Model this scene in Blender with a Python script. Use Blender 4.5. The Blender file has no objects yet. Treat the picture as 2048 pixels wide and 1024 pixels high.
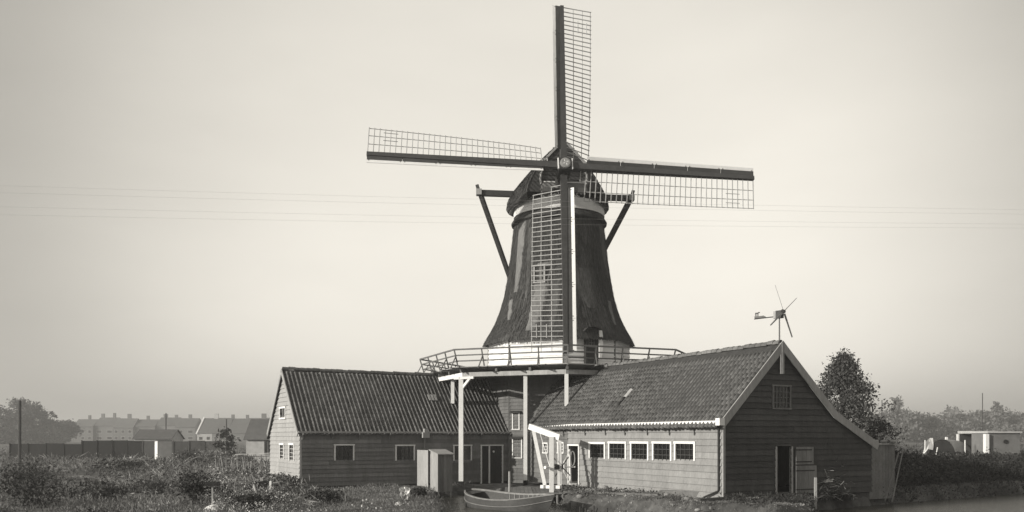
import bpy, math, random
import numpy as np
from mathutils import Vector, Matrix, noise as mnoise

sc = bpy.context.scene
COL = sc.collection
PI = math.pi
random.seed(7)
rng = np.random.default_rng(7)

# ------------------------------------------------------------------ camera, sky, sun, exposure
CAM_Z, F, HZ = 2.45, 1750.0, 872.0
cam = bpy.data.objects.new('camera', bpy.data.cameras.new('camera'))
COL.objects.link(cam)
cam.location = (0, 0, CAM_Z)
cam.rotation_euler = (PI / 2, 0, 0)
cam.data.sensor_width = 36
cam.data.lens = 36 * F / 2048
cam.data.shift_y = (HZ - 512) / 2048
cam.data.clip_end = 6000
sc.camera = cam

SUN_EL = math.radians(16)
sx, sy = -0.89, -0.456
TO_SUN = Vector((sx * math.cos(SUN_EL), sy * math.cos(SUN_EL), math.sin(SUN_EL))).normalized()
TINT = (1.0, 0.955, 0.86, 1)

world = bpy.data.worlds.new('World')
sc.world = world
world.use_nodes = True
wn, wl = world.node_tree.nodes, world.node_tree.links
wn.clear()
w_out = wn.new('ShaderNodeOutputWorld')
w_bg = wn.new('ShaderNodeBackground')
w_bg.inputs['Strength'].default_value = 0.1
sky = wn.new('ShaderNodeTexSky')
sky.sky_type = 'NISHITA'
sky.sun_disc = False
sky.sun_elevation = SUN_EL
sky.sun_rotation = math.atan2(sx, sy)
sky.dust_density = 3.0
bw = wn.new('ShaderNodeRGBToBW')
powr = wn.new('ShaderNodeMath'); powr.operation = 'POWER'; powr.inputs[1].default_value = 0.35
gain = wn.new('ShaderNodeMath'); gain.operation = 'MULTIPLY'; gain.inputs[1].default_value = 5.5
# sky brightened mid-view and dimmed outward to imitate lens falloff, and faint drifting cloud
tc = wn.new('ShaderNodeTexCoord')
dot = wn.new('ShaderNodeVectorMath'); dot.operation = 'DOT_PRODUCT'
dot.inputs[1].default_value = Vector((0.03, 1.0, 0.27)).normalized()
mr = wn.new('ShaderNodeMapRange'); mr.interpolation_type = 'SMOOTHSTEP'
mr.inputs['From Min'].default_value = 0.83; mr.inputs['From Max'].default_value = 0.985
mr.inputs['To Min'].default_value = 0.59; mr.inputs['To Max'].default_value = 1.12
nz = wn.new('ShaderNodeTexNoise'); nz.inputs['Scale'].default_value = 2.2; nz.inputs['Detail'].default_value = 4
mapn = wn.new('ShaderNodeMapping'); mapn.inputs['Scale'].default_value = (1, 1, 3.0)
mr2 = wn.new('ShaderNodeMapRange')
mr2.inputs['To Min'].default_value = 0.86; mr2.inputs['To Max'].default_value = 1.14
m1 = wn.new('ShaderNodeMath'); m1.operation = 'MULTIPLY'
m2 = wn.new('ShaderNodeMath'); m2.operation = 'MULTIPLY'
tint = wn.new('ShaderNodeVectorMath'); tint.operation = 'SCALE'
tint.inputs[0].default_value = TINT[:3]
wl.new(sky.outputs[0], bw.inputs[0]); wl.new(bw.outputs[0], powr.inputs[0]); wl.new(powr.outputs[0], gain.inputs[0])
wl.new(tc.outputs['Generated'], dot.inputs[0]); wl.new(dot.outputs['Value'], mr.inputs['Value'])
wl.new(tc.outputs['Generated'], mapn.inputs[0]); wl.new(mapn.outputs[0], nz.inputs['Vector']); wl.new(nz.outputs[0], mr2.inputs['Value'])
wl.new(gain.outputs[0], m1.inputs[0]); wl.new(mr.outputs[0], m1.inputs[1])
wl.new(m1.outputs[0], m2.inputs[0]); wl.new(mr2.outputs[0], m2.inputs[1])
wl.new(m2.outputs[0], tint.inputs['Scale']); wl.new(tint.outputs[0], w_bg.inputs['Color'])
wl.new(w_bg.outputs[0], w_out.inputs['Surface'])

sun = bpy.data.objects.new('sun', bpy.data.lights.new('sun', 'SUN'))
COL.objects.link(sun)
sun.data.energy = 4.4
sun.data.angle = math.radians(0.6)
sun.data.color = (1.0, 0.955, 0.865)
sun.rotation_euler = (-TO_SUN).to_track_quat('-Z', 'Y').to_euler()
sun.location = (-60, -30, 60)

sc.view_settings.view_transform = 'Standard'
sc.view_settings.look = 'None'
sc.view_settings.exposure = 0.15
sc.view_settings.gamma = 1.0
sc.view_settings.use_curve_mapping = False
sc.render.engine = 'CYCLES'
sc.cycles.max_bounces = 6
sc.cycles.volume_bounces = 0

# ------------------------------------------------------------------ helpers
def at(px, y, Y):
    return Vector(((px - 1024) / F * Y, Y, CAM_Z + (HZ - y) / F * Y))

def V(*a):
    return Vector(a)

def material(name, v, rough=0.85, rand=0.0, amt=0.25, scale=3.0, stretch=(1, 1, 1), bump=0.0, bscale=None, spec=0.25, fine=0.12, metal=0.0, warm=0.0):
    m = bpy.data.materials.new(name)
    m.use_nodes = True
    nt = m.node_tree
    N, L = nt.nodes, nt.links
    b = N['Principled BSDF']
    b.inputs['Roughness'].default_value = rough
    b.inputs['Metallic'].default_value = metal
    b.inputs['Specular IOR Level'].default_value = spec
    geo = N.new('ShaderNodeNewGeometry')
    mp = N.new('ShaderNodeMapping'); mp.inputs['Scale'].default_value = stretch
    L.new(geo.outputs['Position'], mp.inputs[0])
    n1 = N.new('ShaderNodeTexNoise'); n1.inputs['Scale'].default_value = scale; n1.inputs['Detail'].default_value = 5; n1.inputs['Roughness'].default_value = 0.62
    L.new(mp.outputs[0], n1.inputs['Vector'])
    r1 = N.new('ShaderNodeMapRange')
    r1.inputs['From Min'].default_value = 0.28; r1.inputs['From Max'].default_value = 0.72
    r1.inputs['To Min'].default_value = 1 - amt; r1.inputs['To Max'].default_value = 1 + amt
    L.new(n1.outputs[0], r1.inputs['Value'])
    n2 = N.new('ShaderNodeTexNoise'); n2.inputs['Scale'].default_value = scale * 7; n2.inputs['Detail'].default_value = 3
    L.new(mp.outputs[0], n2.inputs['Vector'])
    r2 = N.new('ShaderNodeMapRange')
    r2.inputs['From Min'].default_value = 0.3; r2.inputs['From Max'].default_value = 0.7
    r2.inputs['To Min'].default_value = 1 - fine; r2.inputs['To Max'].default_value = 1 + fine
    L.new(n2.outputs[0], r2.inputs['Value'])
    mul = N.new('ShaderNodeMath'); mul.operation = 'MULTIPLY'
    L.new(r1.outputs[0], mul.inputs[0]); L.new(r2.outputs[0], mul.inputs[1])
    last = mul
    if rand:
        oi = N.new('ShaderNodeObjectInfo')
        ad = N.new('ShaderNodeMath'); ad.operation = 'ADD'
        fr = N.new('ShaderNodeMath'); fr.operation = 'FRACT'
        L.new(oi.outputs['Random'], ad.inputs[0]); L.new(geo.outputs['Random Per Island'], ad.inputs[1]); L.new(ad.outputs[0], fr.inputs[0])
        r3 = N.new('ShaderNodeMapRange')
        r3.inputs['To Min'].default_value = 1 - rand; r3.inputs['To Max'].default_value = 1 + rand
        L.new(fr.outputs[0], r3.inputs['Value'])
        m3 = N.new('ShaderNodeMath'); m3.operation = 'MULTIPLY'
        L.new(last.outputs[0], m3.inputs[0]); L.new(r3.outputs[0], m3.inputs[1])
        last = m3
    sca = N.new('ShaderNodeVectorMath'); sca.operation = 'SCALE'
    sca.inputs[0].default_value = (v * (1 + warm), v, v * (1 - warm))
    L.new(last.outputs[0], sca.inputs['Scale'])
    L.new(sca.outputs[0], b.inputs['Base Color'])
    if bump:
        bp = N.new('ShaderNodeBump'); bp.inputs['Strength'].default_value = bump; bp.inputs['Distance'].default_value = 0.02
        if bscale:
            n3 = N.new('ShaderNodeTexNoise'); n3.inputs['Scale'].default_value = bscale; n3.inputs['Detail'].default_value = 4
            L.new(mp.outputs[0], n3.inputs['Vector']); L.new(n3.outputs[0], bp.inputs['Height'])
        else:
            L.new(n2.outputs[0], bp.inputs['Height'])
        L.new(bp.outputs[0], b.inputs['Normal'])
    return m

M = {}
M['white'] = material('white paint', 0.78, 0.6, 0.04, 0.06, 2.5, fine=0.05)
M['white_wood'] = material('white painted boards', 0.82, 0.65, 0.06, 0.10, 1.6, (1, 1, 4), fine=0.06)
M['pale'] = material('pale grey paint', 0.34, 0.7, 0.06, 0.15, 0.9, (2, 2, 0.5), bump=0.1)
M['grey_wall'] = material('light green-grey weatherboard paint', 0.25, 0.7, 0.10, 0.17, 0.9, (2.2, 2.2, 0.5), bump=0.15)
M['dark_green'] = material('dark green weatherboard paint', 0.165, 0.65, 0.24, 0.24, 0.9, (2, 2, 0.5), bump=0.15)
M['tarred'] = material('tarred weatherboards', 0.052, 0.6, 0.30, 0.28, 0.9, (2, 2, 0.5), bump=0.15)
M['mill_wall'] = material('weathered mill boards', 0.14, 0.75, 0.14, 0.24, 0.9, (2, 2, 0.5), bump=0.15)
M['shed2'] = material('darker shed boards', 0.09, 0.8, 0.15, 0.2, 2.0, bump=0.2)
M['door_grey'] = material('grey stable door boards', 0.20, 0.75, 0.1, 0.2, 1.2, (2, 2, 0.5))
M['shed'] = material('greyed shed boards', 0.19, 0.8, 0.15, 0.2, 2.0, bump=0.2)
M['breast'] = material('grey painted beam', 0.24, 0.7, 0, 0.2, 2)
M['black'] = material('black tar', 0.015, 0.8, 0, 0.2, 2)
M['dark_paint'] = material('dark green door paint', 0.03, 0.5, 0.05, 0.15, 2)
M['sail_dark'] = material('dark painted sail timber', 0.055, 0.55, 0.10, 0.18, 1.5)
M['lattice'] = material('sail lattice wood', 0.42, 0.7, 0.12, 0.15, 2)
M['thatch'] = material('old thatch', 0.056, 0.95, 0, 0.42, 0.9, (1.6, 1.6, 0.4), bump=1.0, bscale=16, fine=0.35)
M['thatch_pale'] = material('pale thatch', 0.16, 0.95, 0, 0.22, 1.3, (1, 1, 0.3), bump=0.8, bscale=22, fine=0.2)
M['thatch_mid'] = material('faded thatch', 0.080, 0.95, 0, 0.35, 1.1, (1.6, 1.6, 0.4), bump=1.0, bscale=16, fine=0.35)
M['thatch_cap'] = material('cap thatch', 0.062, 0.95, 0, 0.42, 1.4, (1, 1, 0.5), bump=0.9, bscale=20, fine=0.25)
M['tile'] = material('weathered pantile', 0.15, 0.75, 0.22, 0.28, 0.7, fine=0.2)
M['tile2'] = material('lichened pantile', 0.15, 0.75, 0.12, 0.32, 0.7, fine=0.2)
M['trough_shade'] = material('deep painted trough shade', 0.055, 0.9, 0.2, 0.35, 0.9, fine=0.25)  # rib shade put into the trough colours of both roofs
M['trough_shade2'] = material('soft painted trough shade', 0.13, 0.9, 0.2, 0.35, 0.9, fine=0.25)
M['roof_deck'] = material('roof boarding', 0.05, 0.9)
M['wood'] = material('weathered grey wood', 0.16, 0.85, 0.2, 0.25, 2.0, bump=0.2)
M['wood2'] = material('worn gunwale wood', 0.24, 0.85, 0.2, 0.3, 2.5, bump=0.2)
M['wood_dark'] = material('dark wet wood', 0.05, 0.8, 0.2, 0.25, 2.0, bump=0.2)
M['wood_pale'] = material('pale bleached wood', 0.33, 0.85, 0.15, 0.2, 2.0, bump=0.2)
M['stage'] = material('stage timber', 0.15, 0.8, 0.15, 0.2, 2.0)
M['iron'] = material('dark iron', 0.04, 0.5, 0, 0.2, 3, metal=0.3)
M['bar'] = material('dull window bar', 0.09, 0.8)
M['glass'] = material('dark window glass', 0.018, 0.14, 0.6, 0.6, 2.5, spec=0.5)
M['soil'] = material('garden soil and turf', 0.095, 0.95, 0, 0.7, 0.45, bump=0.8, bscale=6, fine=0.35)
M['stone'] = material('rough stone', 0.3, 0.9, 0.2, 0.25, 3, bump=0.4)
M['cloth'] = material('white cloth', 0.75, 0.9, 0, 0.1, 3)
M['rubber'] = material('black rubber', 0.02, 0.7)
M['boat'] = material('tarred grey boat paint', 0.065, 0.6, 0.05, 0.22, 1.5, fine=0.15)
M['boat_in'] = material('boat inner wood', 0.07, 0.8, 0.1, 0.25, 2)
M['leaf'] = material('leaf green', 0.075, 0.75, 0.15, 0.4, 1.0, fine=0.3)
M['leaf_far'] = material('pale far foliage', 0.12, 0.8, 0.2, 0.35, 0.5, fine=0.3)  # leaf colour paled to imitate distance haze
M['leaf_dark'] = material('dark leaf', 0.036, 0.7, 0.2, 0.4, 1.0, fine=0.3)
M['leaf_pale'] = material('pale weed leaf', 0.17, 0.8, 0.15, 0.35, 1.0, fine=0.3)
M['straw'] = material('dry brushwood', 0.24, 0.9, 0.25, 0.35, 2)
M['straw2'] = material('dry stalks', 0.26, 0.9, 0, 0.3, 2)
M['bark'] = material('bark', 0.06, 0.9)
M['flower'] = material('white flower', 0.5, 0.8)
M['brick'] = material('house brick', 0.15, 0.9, 0.12, 0.1, 0.3)
M['brick_pale'] = material('pale plaster', 0.42, 0.9, 0.1, 0.1, 0.3)
M['far_roof'] = material('house roof tile', 0.11, 0.9, 0.12, 0.12, 0.3)
M['canvas'] = material('pale canvas', 0.42, 0.9, 0.1, 0.15, 1.0)
M['mouth_shade'] = material('dark hay', 0.035, 0.95, 0, 0.3, 2, bump=0.8)

mw = bpy.data.materials.new('canal water'); mw.use_nodes = True
_n, _l = mw.node_tree.nodes, mw.node_tree.links
_b = _n['Principled BSDF']; _b.inputs['Base Color'].default_value = (0.07, 0.068, 0.06, 1); _b.inputs['Roughness'].default_value = 0.16
_g = _n.new('ShaderNodeNewGeometry'); _mp = _n.new('ShaderNodeMapping'); _mp.inputs['Scale'].default_value = (0.9, 2.2, 1)
_t = _n.new('ShaderNodeTexNoise'); _t.inputs['Scale'].default_value = 2.2; _t.inputs['Detail'].default_value = 3
_bp = _n.new('ShaderNodeBump'); _bp.inputs['Strength'].default_value = 0.9; _bp.inputs['Distance'].default_value = 0.12
_l.new(_g.outputs['Position'], _mp.inputs[0]); _l.new(_mp.outputs[0], _t.inputs['Vector']); _l.new(_t.outputs[0], _bp.inputs['Height']); _l.new(_bp.outputs[0], _b.inputs['Normal'])
M['water'] = mw

ORG = {}

def root_of(o):
    while o.parent:
        o = o.parent
    return o

def tag(o, label=None, cat=None, group=None, kind=None):
    if label: o['label'] = label
    if cat: o['category'] = cat
    if group: o['group'] = group
    if kind: o['kind'] = kind
    return o

def thing(name, label, cat, loc=(0, 0, 0), group=None):
    o = bpy.data.objects.new(name, None)
    o.empty_display_size = 0.3
    COL.objects.link(o)
    o.location = loc
    ORG[o.name] = Vector(loc)
    return tag(o, label, cat, group)

def org(parent):
    return ORG.get(root_of(parent).name, Vector((0, 0, 0))) if parent else Vector((0, 0, 0))

def link(name, me, mat, parent):
    o = bpy.data.objects.new(name, me)
    COL.objects.link(o)
    if parent: o.parent = parent
    if mat and not me.materials: me.materials.append(mat)
    return o

class MB:
    """collects shapes in world coordinates; build() links ONE mesh object"""
    def __init__(s):
        s.v = []; s.f = []
    def quadhex(s, p):
        b = len(s.v); s.v += [Vector(q) for q in p]
        s.f += [(b, b+3, b+2, b+1), (b+4, b+5, b+6, b+7), (b, b+1, b+5, b+4), (b+1, b+2, b+6, b+5), (b+2, b+3, b+7, b+6), (b+3, b, b+4, b+7)]
        return s
    def box(s, O, U, W, H):
        O, U, W, H = Vector(O), Vector(U), Vector(W), Vector(H)
        return s.quadhex([O, O+U, O+U+W, O+W, O+H, O+U+H, O+U+W+H, O+W+H])
    def beam(s, a, b, w, h=None, up=(0, 0, 1)):
        h = h or w
        a, b = Vector(a), Vector(b); d = (b-a).normalized(); up = Vector(up)
        if abs(d.dot(up)) > 0.95: up = Vector((0, 1, 0))
        x = d.cross(up).normalized(); y = x.cross(d).normalized()
        return s.box(a - x*w/2 - y*h/2, b-a, x*w, y*h)
    def tube(s, pts, r, n=8, cap=True, closed=False):
        pts = [Vector(p) for p in pts]
        rr = r if isinstance(r, (list, tuple)) else [r]*len(pts)
        b = len(s.v); k = len(pts)
        for i, p in enumerate(pts):
            if closed: d = pts[(i+1) % k] - pts[i-1]
            else: d = pts[min(i+1, k-1)] - pts[max(i-1, 0)]
            d.normalize()
            up = Vector((0, 0, 1)) if abs(d.z) < 0.9 else Vector((0, 1, 0))
            x = d.cross(up).normalized(); y = x.cross(d)
            for j in range(n):
                a = 2*PI*j/n
                s.v.append(p + (x*math.cos(a) + y*math.sin(a))*rr[i])
        for i in range(k if closed else k-1):
            for j in range(n):
                i2 = (i+1) % k
                s.f.append((b+i*n+j, b+i*n+(j+1) % n, b+i2*n+(j+1) % n, b+i2*n+j))
        if cap and not closed:
            s.f.append(tuple(b+j for j in range(n))[::-1]); s.f.append(tuple(b+(k-1)*n+j for j in range(n)))
        return s
    def poly(s, pts):
        b = len(s.v); s.v += [Vector(p) for p in pts]; s.f.append(tuple(range(b, b+len(pts)))); return s
    def prism(s, pts, d):
        d = Vector(d); k = len(pts); b = len(s.v)
        s.v += [Vector(p) for p in pts] + [Vector(p)+d for p in pts]
        s.f.append(tuple(range(b, b+k))[::-1]); s.f.append(tuple(range(b+k, b+2*k)))
        for i in range(k):
            j = (i+1) % k
            s.f.append((b+i, b+j, b+k+j, b+k+i))
        return s
    def grid(s, rows, close=False):
        b = len(s.v); n = len(rows[0])
        for r in rows: s.v += [Vector(p) for p in r]
        for i in range(len(rows)-1):
            for j in range(n if close else n-1):
                j2 = (j+1) % n
                s.f.append((b+i*n+j, b+i*n+j2, b+(i+1)*n+j2, b+(i+1)*n+j))
        return s
    def build(s, name, mat, parent=None, smooth=False):
        o = org(parent)
        me = bpy.data.meshes.new(name)
        me.from_pydata([tuple(p-o) for p in s.v], [], s.f)
        if smooth: me.polygons.foreach_set('use_smooth', [True]*len(me.polygons))
        me.update()
        return link(name, me, mat, parent)

def fast_mesh(name, verts, k):
    """verts: (n*k,3) array, k-gons in order"""
    nv = len(verts); nf = nv//k
    me = bpy.data.meshes.new(name)
    me.vertices.add(nv); me.vertices.foreach_set('co', np.asarray(verts, dtype=np.float32).ravel())
    me.loops.add(nv); me.loops.foreach_set('vertex_index', np.arange(nv, dtype=np.int32))
    me.polygons.add(nf); me.polygons.foreach_set('loop_start', np.arange(nf, dtype=np.int32)*k)
    try: me.polygons.foreach_set('loop_total', np.full(nf, k, dtype=np.int32))
    except Exception: pass
    me.update(calc_edges=True)
    me.validate()
    return me

def leaves(centers, size, rg, upright=0.0, aspect=0.5):
    """diamond leaf faces with random orientation; returns (n*4,3)"""
    n = len(centers)
    a = rg.normal(size=(n, 3)); a[:, 2] += upright*np.sign(rg.uniform(-0.1, 1, n))*2
    a /= np.linalg.norm(a, axis=1)[:, None]
    b = rg.normal(size=(n, 3)); b -= (b*a).sum(1)[:, None]*a
    b /= np.linalg.norm(b, axis=1)[:, None]
    s = (size*np.clip(np.exp(rg.normal(-0.1, 0.42, n)), 0.35, 2.4))[:, None]
    A = a*s*0.5; B = b*s*0.5*aspect
    out = np.empty((n, 4, 3))
    out[:, 0] = centers - A; out[:, 1] = centers + B; out[:, 2] = centers + A; out[:, 3] = centers - B
    return out.reshape(-1, 3)

def leaf_obj(name, centers, size, mat, parent=None, rg=rng, upright=0.0, aspect=0.5):
    o = org(parent)
    me = fast_mesh(name, leaves(np.asarray(centers), size, rg, upright, aspect) - np.array(o), 4)
    return link(name, me, mat, parent)

# ------------------------------------------------------------------ ground and water
WATER_Z = -0.68
CANAL = [(-2.6, 20), (-2.5, 34), (-3.4, 41.0), (-3.9, 45.6), (-1.0, 47.0), (0.6, 45.0), (2.2, 41.0), (2.3, 37.2), (4.6, 35.3), (7.2, 32.6), (8.8, 30.2),
         (10.8, 31.5), (12.5, 36.4), (18.0, 40.9), (28.0, 47.6), (60, 66), (90, 60), (90, 10), (0, 10)]
CP = np.array(CANAL)

def canal_sd(x, y):
    """signed distance, negative inside"""
    x = np.asarray(x, float); y = np.asarray(y, float)
    d = np.full(x.shape, 1e9); ins = np.zeros(x.shape, bool)
    for i in range(len(CP)):
        a, b = CP[i], CP[(i+1) % len(CP)]
        e = b-a
        t = np.clip(((x-a[0])*e[0] + (y-a[1])*e[1])/(e@e), 0, 1)
        d = np.minimum(d, np.hypot(x-a[0]-t*e[0], y-a[1]-t*e[1]))
        c = (a[1] > y) != (b[1] > y)
        with np.errstate(divide='ignore', invalid='ignore'):
            ins ^= c & (x < e[0]*(y-a[1])/(e[1] if e[1] else 1e-9) + a[0])
    return np.where(ins, -d, d)

def ground_z(x, y):
    x = np.asarray(x, float); y = np.asarray(y, float)
    t = np.clip((x+1.0)/6.0, 0, 1); base = -0.32 + 0.30*t*t*(3-2*t)
    base = base + 0.05*np.sin(x*1.3+y*0.7)*np.cos(y*1.1-x*0.4) + 0.03*np.sin(x*3.1-y*2.3)
    sd = canal_sd(x, y) + 0.15*np.sin(x*2.7+y*3.1)
    k = np.clip((sd+0.35)/0.7, 0, 1); k = k*k*(3-2*k)
    return (-1.5)*(1-k) + base*k

def gz(x, y):
    return float(ground_z(np.array([x]), np.array([y]))[0])

gx = np.concatenate([np.linspace(-1500, -120, 12), np.linspace(-100, -32, 20), np.arange(-30, 42, 0.4), np.linspace(44, 110, 22), np.linspace(140, 1500, 12)])
gy = np.concatenate([[-40, -10, 10], np.arange(20, 62, 0.4), np.linspace(63, 150, 50), np.linspace(170, 1500, 16)])
GX, GY = np.meshgrid(gx, gy)
GZ = ground_z(GX, GY)
nv = GX.size
me = bpy.data.meshes.new('ground')
idx = np.arange(nv).reshape(GX.shape)
faces = np.stack([idx[:-1, :-1], idx[:-1, 1:], idx[1:, 1:], idx[1:, :-1]], -1).reshape(-1, 4)
me.from_pydata(np.stack([GX, GY, GZ], -1).reshape(-1, 3).tolist(), [], faces.tolist())
me.polygons.foreach_set('use_smooth', [True]*len(me.polygons))
tag(link('ground', me, M['soil'], None), 'rough dark garden ground around the mill', kind='structure')
tag(MB().poly([(-60, 5, WATER_Z), (120, 5, WATER_Z), (120, 75, WATER_Z), (-60, 75, WATER_Z)]).build('water', M['water']), 'still canal water reflecting the sky', kind='structure')

# ------------------------------------------------------------------ walls of lapped boards
def clip_rows(z0, z1, bh):
    n = max(1, round((z1-z0)/bh)); return [z0+(z1-z0)*i/n for i in range(n+1)]

def boards(parent, O, u, n, z0, z1, bh, uL, uR, openings, mat, name='board', lap=0.058, jit=0.008, rs=0):
    """rows of lapped boards on a wall plane; O at u=0,z=0; u along, n outward; openings = (u0,u1,z0,z1)"""
    rr = random.Random(rs+int(O[0]*100))
    O, u, n = Vector(O), Vector(u), Vector(n)
    Z = Vector((0, 0, 1))
    rows = clip_rows(z0, z1, bh)
    for a, b in zip(rows[:-1], rows[1:]):
        segs = []
        l0, r0, l1, r1 = uL(a), uR(a), uL(b), uR(b)
        if r0-l0 < 0.05: continue
        cuts = sorted([o for o in openings if o[2] < b-0.005 and o[3] > a+0.005])
        if not cuts:
            segs = [(l0, r0, l1, r1, a, b)]
        else:
            cur = (l0, l1)
            for o in cuts:
                if o[0]-cur[0] > 0.02: segs.append((cur[0], o[0], cur[1], o[0], a, b))
                if o[2] > a+0.02: segs.append((o[0], o[1], o[0], o[1], a, o[2]))
                if o[3] < b-0.02: segs.append((o[0], o[1], o[0], o[1], o[3], b))
                cur = (o[1], o[1])
            if r0-cur[0] > 0.02: segs.append((cur[0], r0, cur[1], r1, a, b))
        cut_ = []
        for sg in segs:
            w_ = min(sg[1], sg[3])-max(sg[0], sg[2])
            if w_ > 3.2 and rr.random() < 0.75:
                c_ = max(sg[0], sg[2])+w_*rr.uniform(0.25, 0.75)
                cut_ += [(sg[0], c_-0.004, sg[2], c_-0.004, sg[4], sg[5]), (c_+0.004, sg[1], c_+0.004, sg[3], sg[4], sg[5])]
            else: cut_.append(sg)
        for (a0, a1, b0, b1, za, zb) in cut_:
            if b1 < b0: b0 = b1 = (b0+b1)/2
            j = 0.026+rr.uniform(-jit, jit); j2 = 0.026+rr.uniform(-jit, jit); th = lap+rr.uniform(-0.006, 0.006)
            p = [O+u*a0+Z*(za+j)-n*0.012, O+u*a1+Z*(za+j2)-n*0.012, O+u*a1+Z*(za+j2)+n*th, O+u*a0+Z*(za+j)+n*th,
                 O+u*b0+Z*(zb+0.05)-n*0.012, O+u*b1+Z*(zb+0.05)-n*0.012, O+u*b1+Z*(zb+0.05)+n*0.006, O+u*b0+Z*(zb+0.05)+n*0.006]
            MB().quadhex(p).build(name, mat, parent)

def window(parent, O, u, n, u0, u1, z0, z1, cols=3, rows=3, fw=0.06, mat=None, frame='window', bottom=True, proud=0.075, barmat=None):
    mat = mat or M['white']
    O, u, n = Vector(O), Vector(u), Vector(n); Z = V(0, 0, 1)
    f = MB()
    P = lambda a, z, d: O+u*a+Z*z+n*d
    f.box(P(u0-fw, z0, 0.0), u*fw, n*proud, Z*(z1-z0))
    f.box(P(u1, z0, 0.0), u*fw, n*proud, Z*(z1-z0))
    f.box(P(u0-fw-0.02, z1, 0.0), u*(u1-u0+2*fw+0.04), n*(proud+0.015), Z*fw)
    if bottom: f.box(P(u0-fw-0.02, z0-fw*0.8, 0.0), u*(u1-u0+2*fw+0.04), n*(proud+0.02), Z*fw*0.8)
    w = f.build(frame, mat, parent)
    MB().box(P(u0-0.01, z0-0.01, -0.01), u*(u1-u0+0.02), n*0.012, Z*(z1-z0+0.02)).build('pane', M['glass'], w)
    bm = barmat or mat
    for i in range(1, cols):
        a = u0+(u1-u0)*i/cols
        MB().box(P(a-0.009, z0, 0.006), u*0.018, n*0.03, Z*(z1-z0)).build('glazing_bar', bm, w)
    for i in range(1, rows):
        z = z0+(z1-z0)*i/rows
        MB().box(P(u0, z-0.009, 0.008), u*(u1-u0), n*0.024, Z*0.018).build('glazing_bar', bm, w)
    return w

# pantile: one S-shaped tile, shared mesh; local x along eave, y up slope, z out of the roof
TW, TL = 0.235, 0.36
def tile_local():
    v = []; f = []
    prof = []
    for t in (0, 0.18, 0.36, 0.54, 0.64, 0.74, 0.84, 0.93, 1.0):
        prof.append((t*TW*1.10-TW*0.05, -0.014*math.sin(PI*t/0.54) if t < 0.54 else 0.066*math.sin(PI*(t-0.54)/0.50)))
    for (x, z) in prof: v.append((x, 0, z+0.008))
    for (x, z) in prof: v.append((x, TL, z+0.004))
    for (x, z) in prof: v.append((x, 0, z+0.002))
    k = len(prof)
    for i in range(k-1):
        f.append((i, i+1, k+i+1, k+i)); f.append((2*k+i, 2*k+i+1, i+1, i))
    return v, f
TV, TF = tile_local()
tile_me = bpy.data.meshes.new('roof_tile'); tile_me.from_pydata(TV, [], TF); tile_me.polygons.foreach_set('use_smooth', [True]*len(TF)); tile_me.materials.append(M['tile'])
tile_me2 = tile_me.copy(); tile_me2.materials.clear(); tile_me2.materials.append(M['tile2'])
NCH = 2*2   # trough faces coloured darker to imitate shade beside the rolls
TMI = [1 if i < 2*3 else 0 for i in range(len(TF))]
for _m in (tile_me, tile_me2):
    _m.materials.append(M['trough_shade'] if _m is tile_me2 else M['trough_shade2']); _m.polygons.foreach_set('material_index', TMI)
TVn = np.array(TV); TFn = np.array(TF)

def tile_slope(roof, O, u, v, length_fn, slope_len, mesh, budget, pitch=0.305, skip=None, off=0.0, rs=1):
    """cover a slope with tiles; O eave corner; u along eave, v up the slope; length_fn(v)->(u0,u1)"""
    rr = random.Random(rs)
    O, u, v = Vector(O), Vector(u).normalized(), Vector(v).normalized()
    n = u.cross(v).normalized()
    if n.z < 0: n = -n
    rows = int(slope_len/pitch)
    plc = []
    for r in range(rows):
        vv = r*pitch
        a, b = length_fn(vv)
        c = a
        while c < b-TW*0.5:
            if not (skip and skip(c+TW/2, vv+pitch/2)):
                plc.append((c, vv))
            c += TW
    o = org(roof)
    mats = []
    for (c, vv) in plc:
        cj = 0.012*math.sin(c*37.7)+0.004*math.sin(vv*3+c*9)
        p = O+u*(c+cj+rr.uniform(-0.0015, 0.0015))+v*(vv+rr.uniform(-0.03, 0.03))+n*(off+rr.uniform(0, 0.003)-0.035*math.sin(max(0, min(1, vv/slope_len))*PI)*math.sin(c*0.55+rs))
        du = u + v*rr.uniform(-0.006, 0.006)
        du.normalize(); dn = du.cross(v-du*v.dot(du)).normalized()
        if dn.z < 0: dn = -dn
        dv = dn.cross(du)
        m = Matrix(((du.x, dv.x, dn.x, p.x-o.x), (du.y, dv.y, dn.y, p.y-o.y), (du.z, dv.z, dn.z, p.z-o.z), (0, 0, 0, 1)))
        mats.append(((p-cam.location).length, m))
    mats.sort(key=lambda q: q[0])
    for d, m in mats[:budget]:
        t = bpy.data.objects.new('roof_tile', mesh); COL.objects.link(t); t.parent = roof; t.matrix_local = m
    rest = mats[budget:]
    if rest:
        A = np.array([np.array(m) for d, m in rest])
        vv = np.einsum('nij,kj->nki', A[:, :3, :3], TVn) + A[:, None, :3, 3]
        me = bpy.data.meshes.new('roof_tiles')
        k = len(TVn)
        ff = (TFn[None] + (np.arange(len(rest))*k)[:, None, None]).reshape(-1, 4)
        me.from_pydata(vv.reshape(-1, 3).tolist(), [], ff.tolist())
        me.polygons.foreach_set('use_smooth', [True]*len(ff))
        for mm in mesh.materials: me.materials.append(mm)
        me.polygons.foreach_set('material_index', TMI*len(rest))
        t = link('roof_tiles', me, None, roof); t['kind'] = 'stuff'

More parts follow.
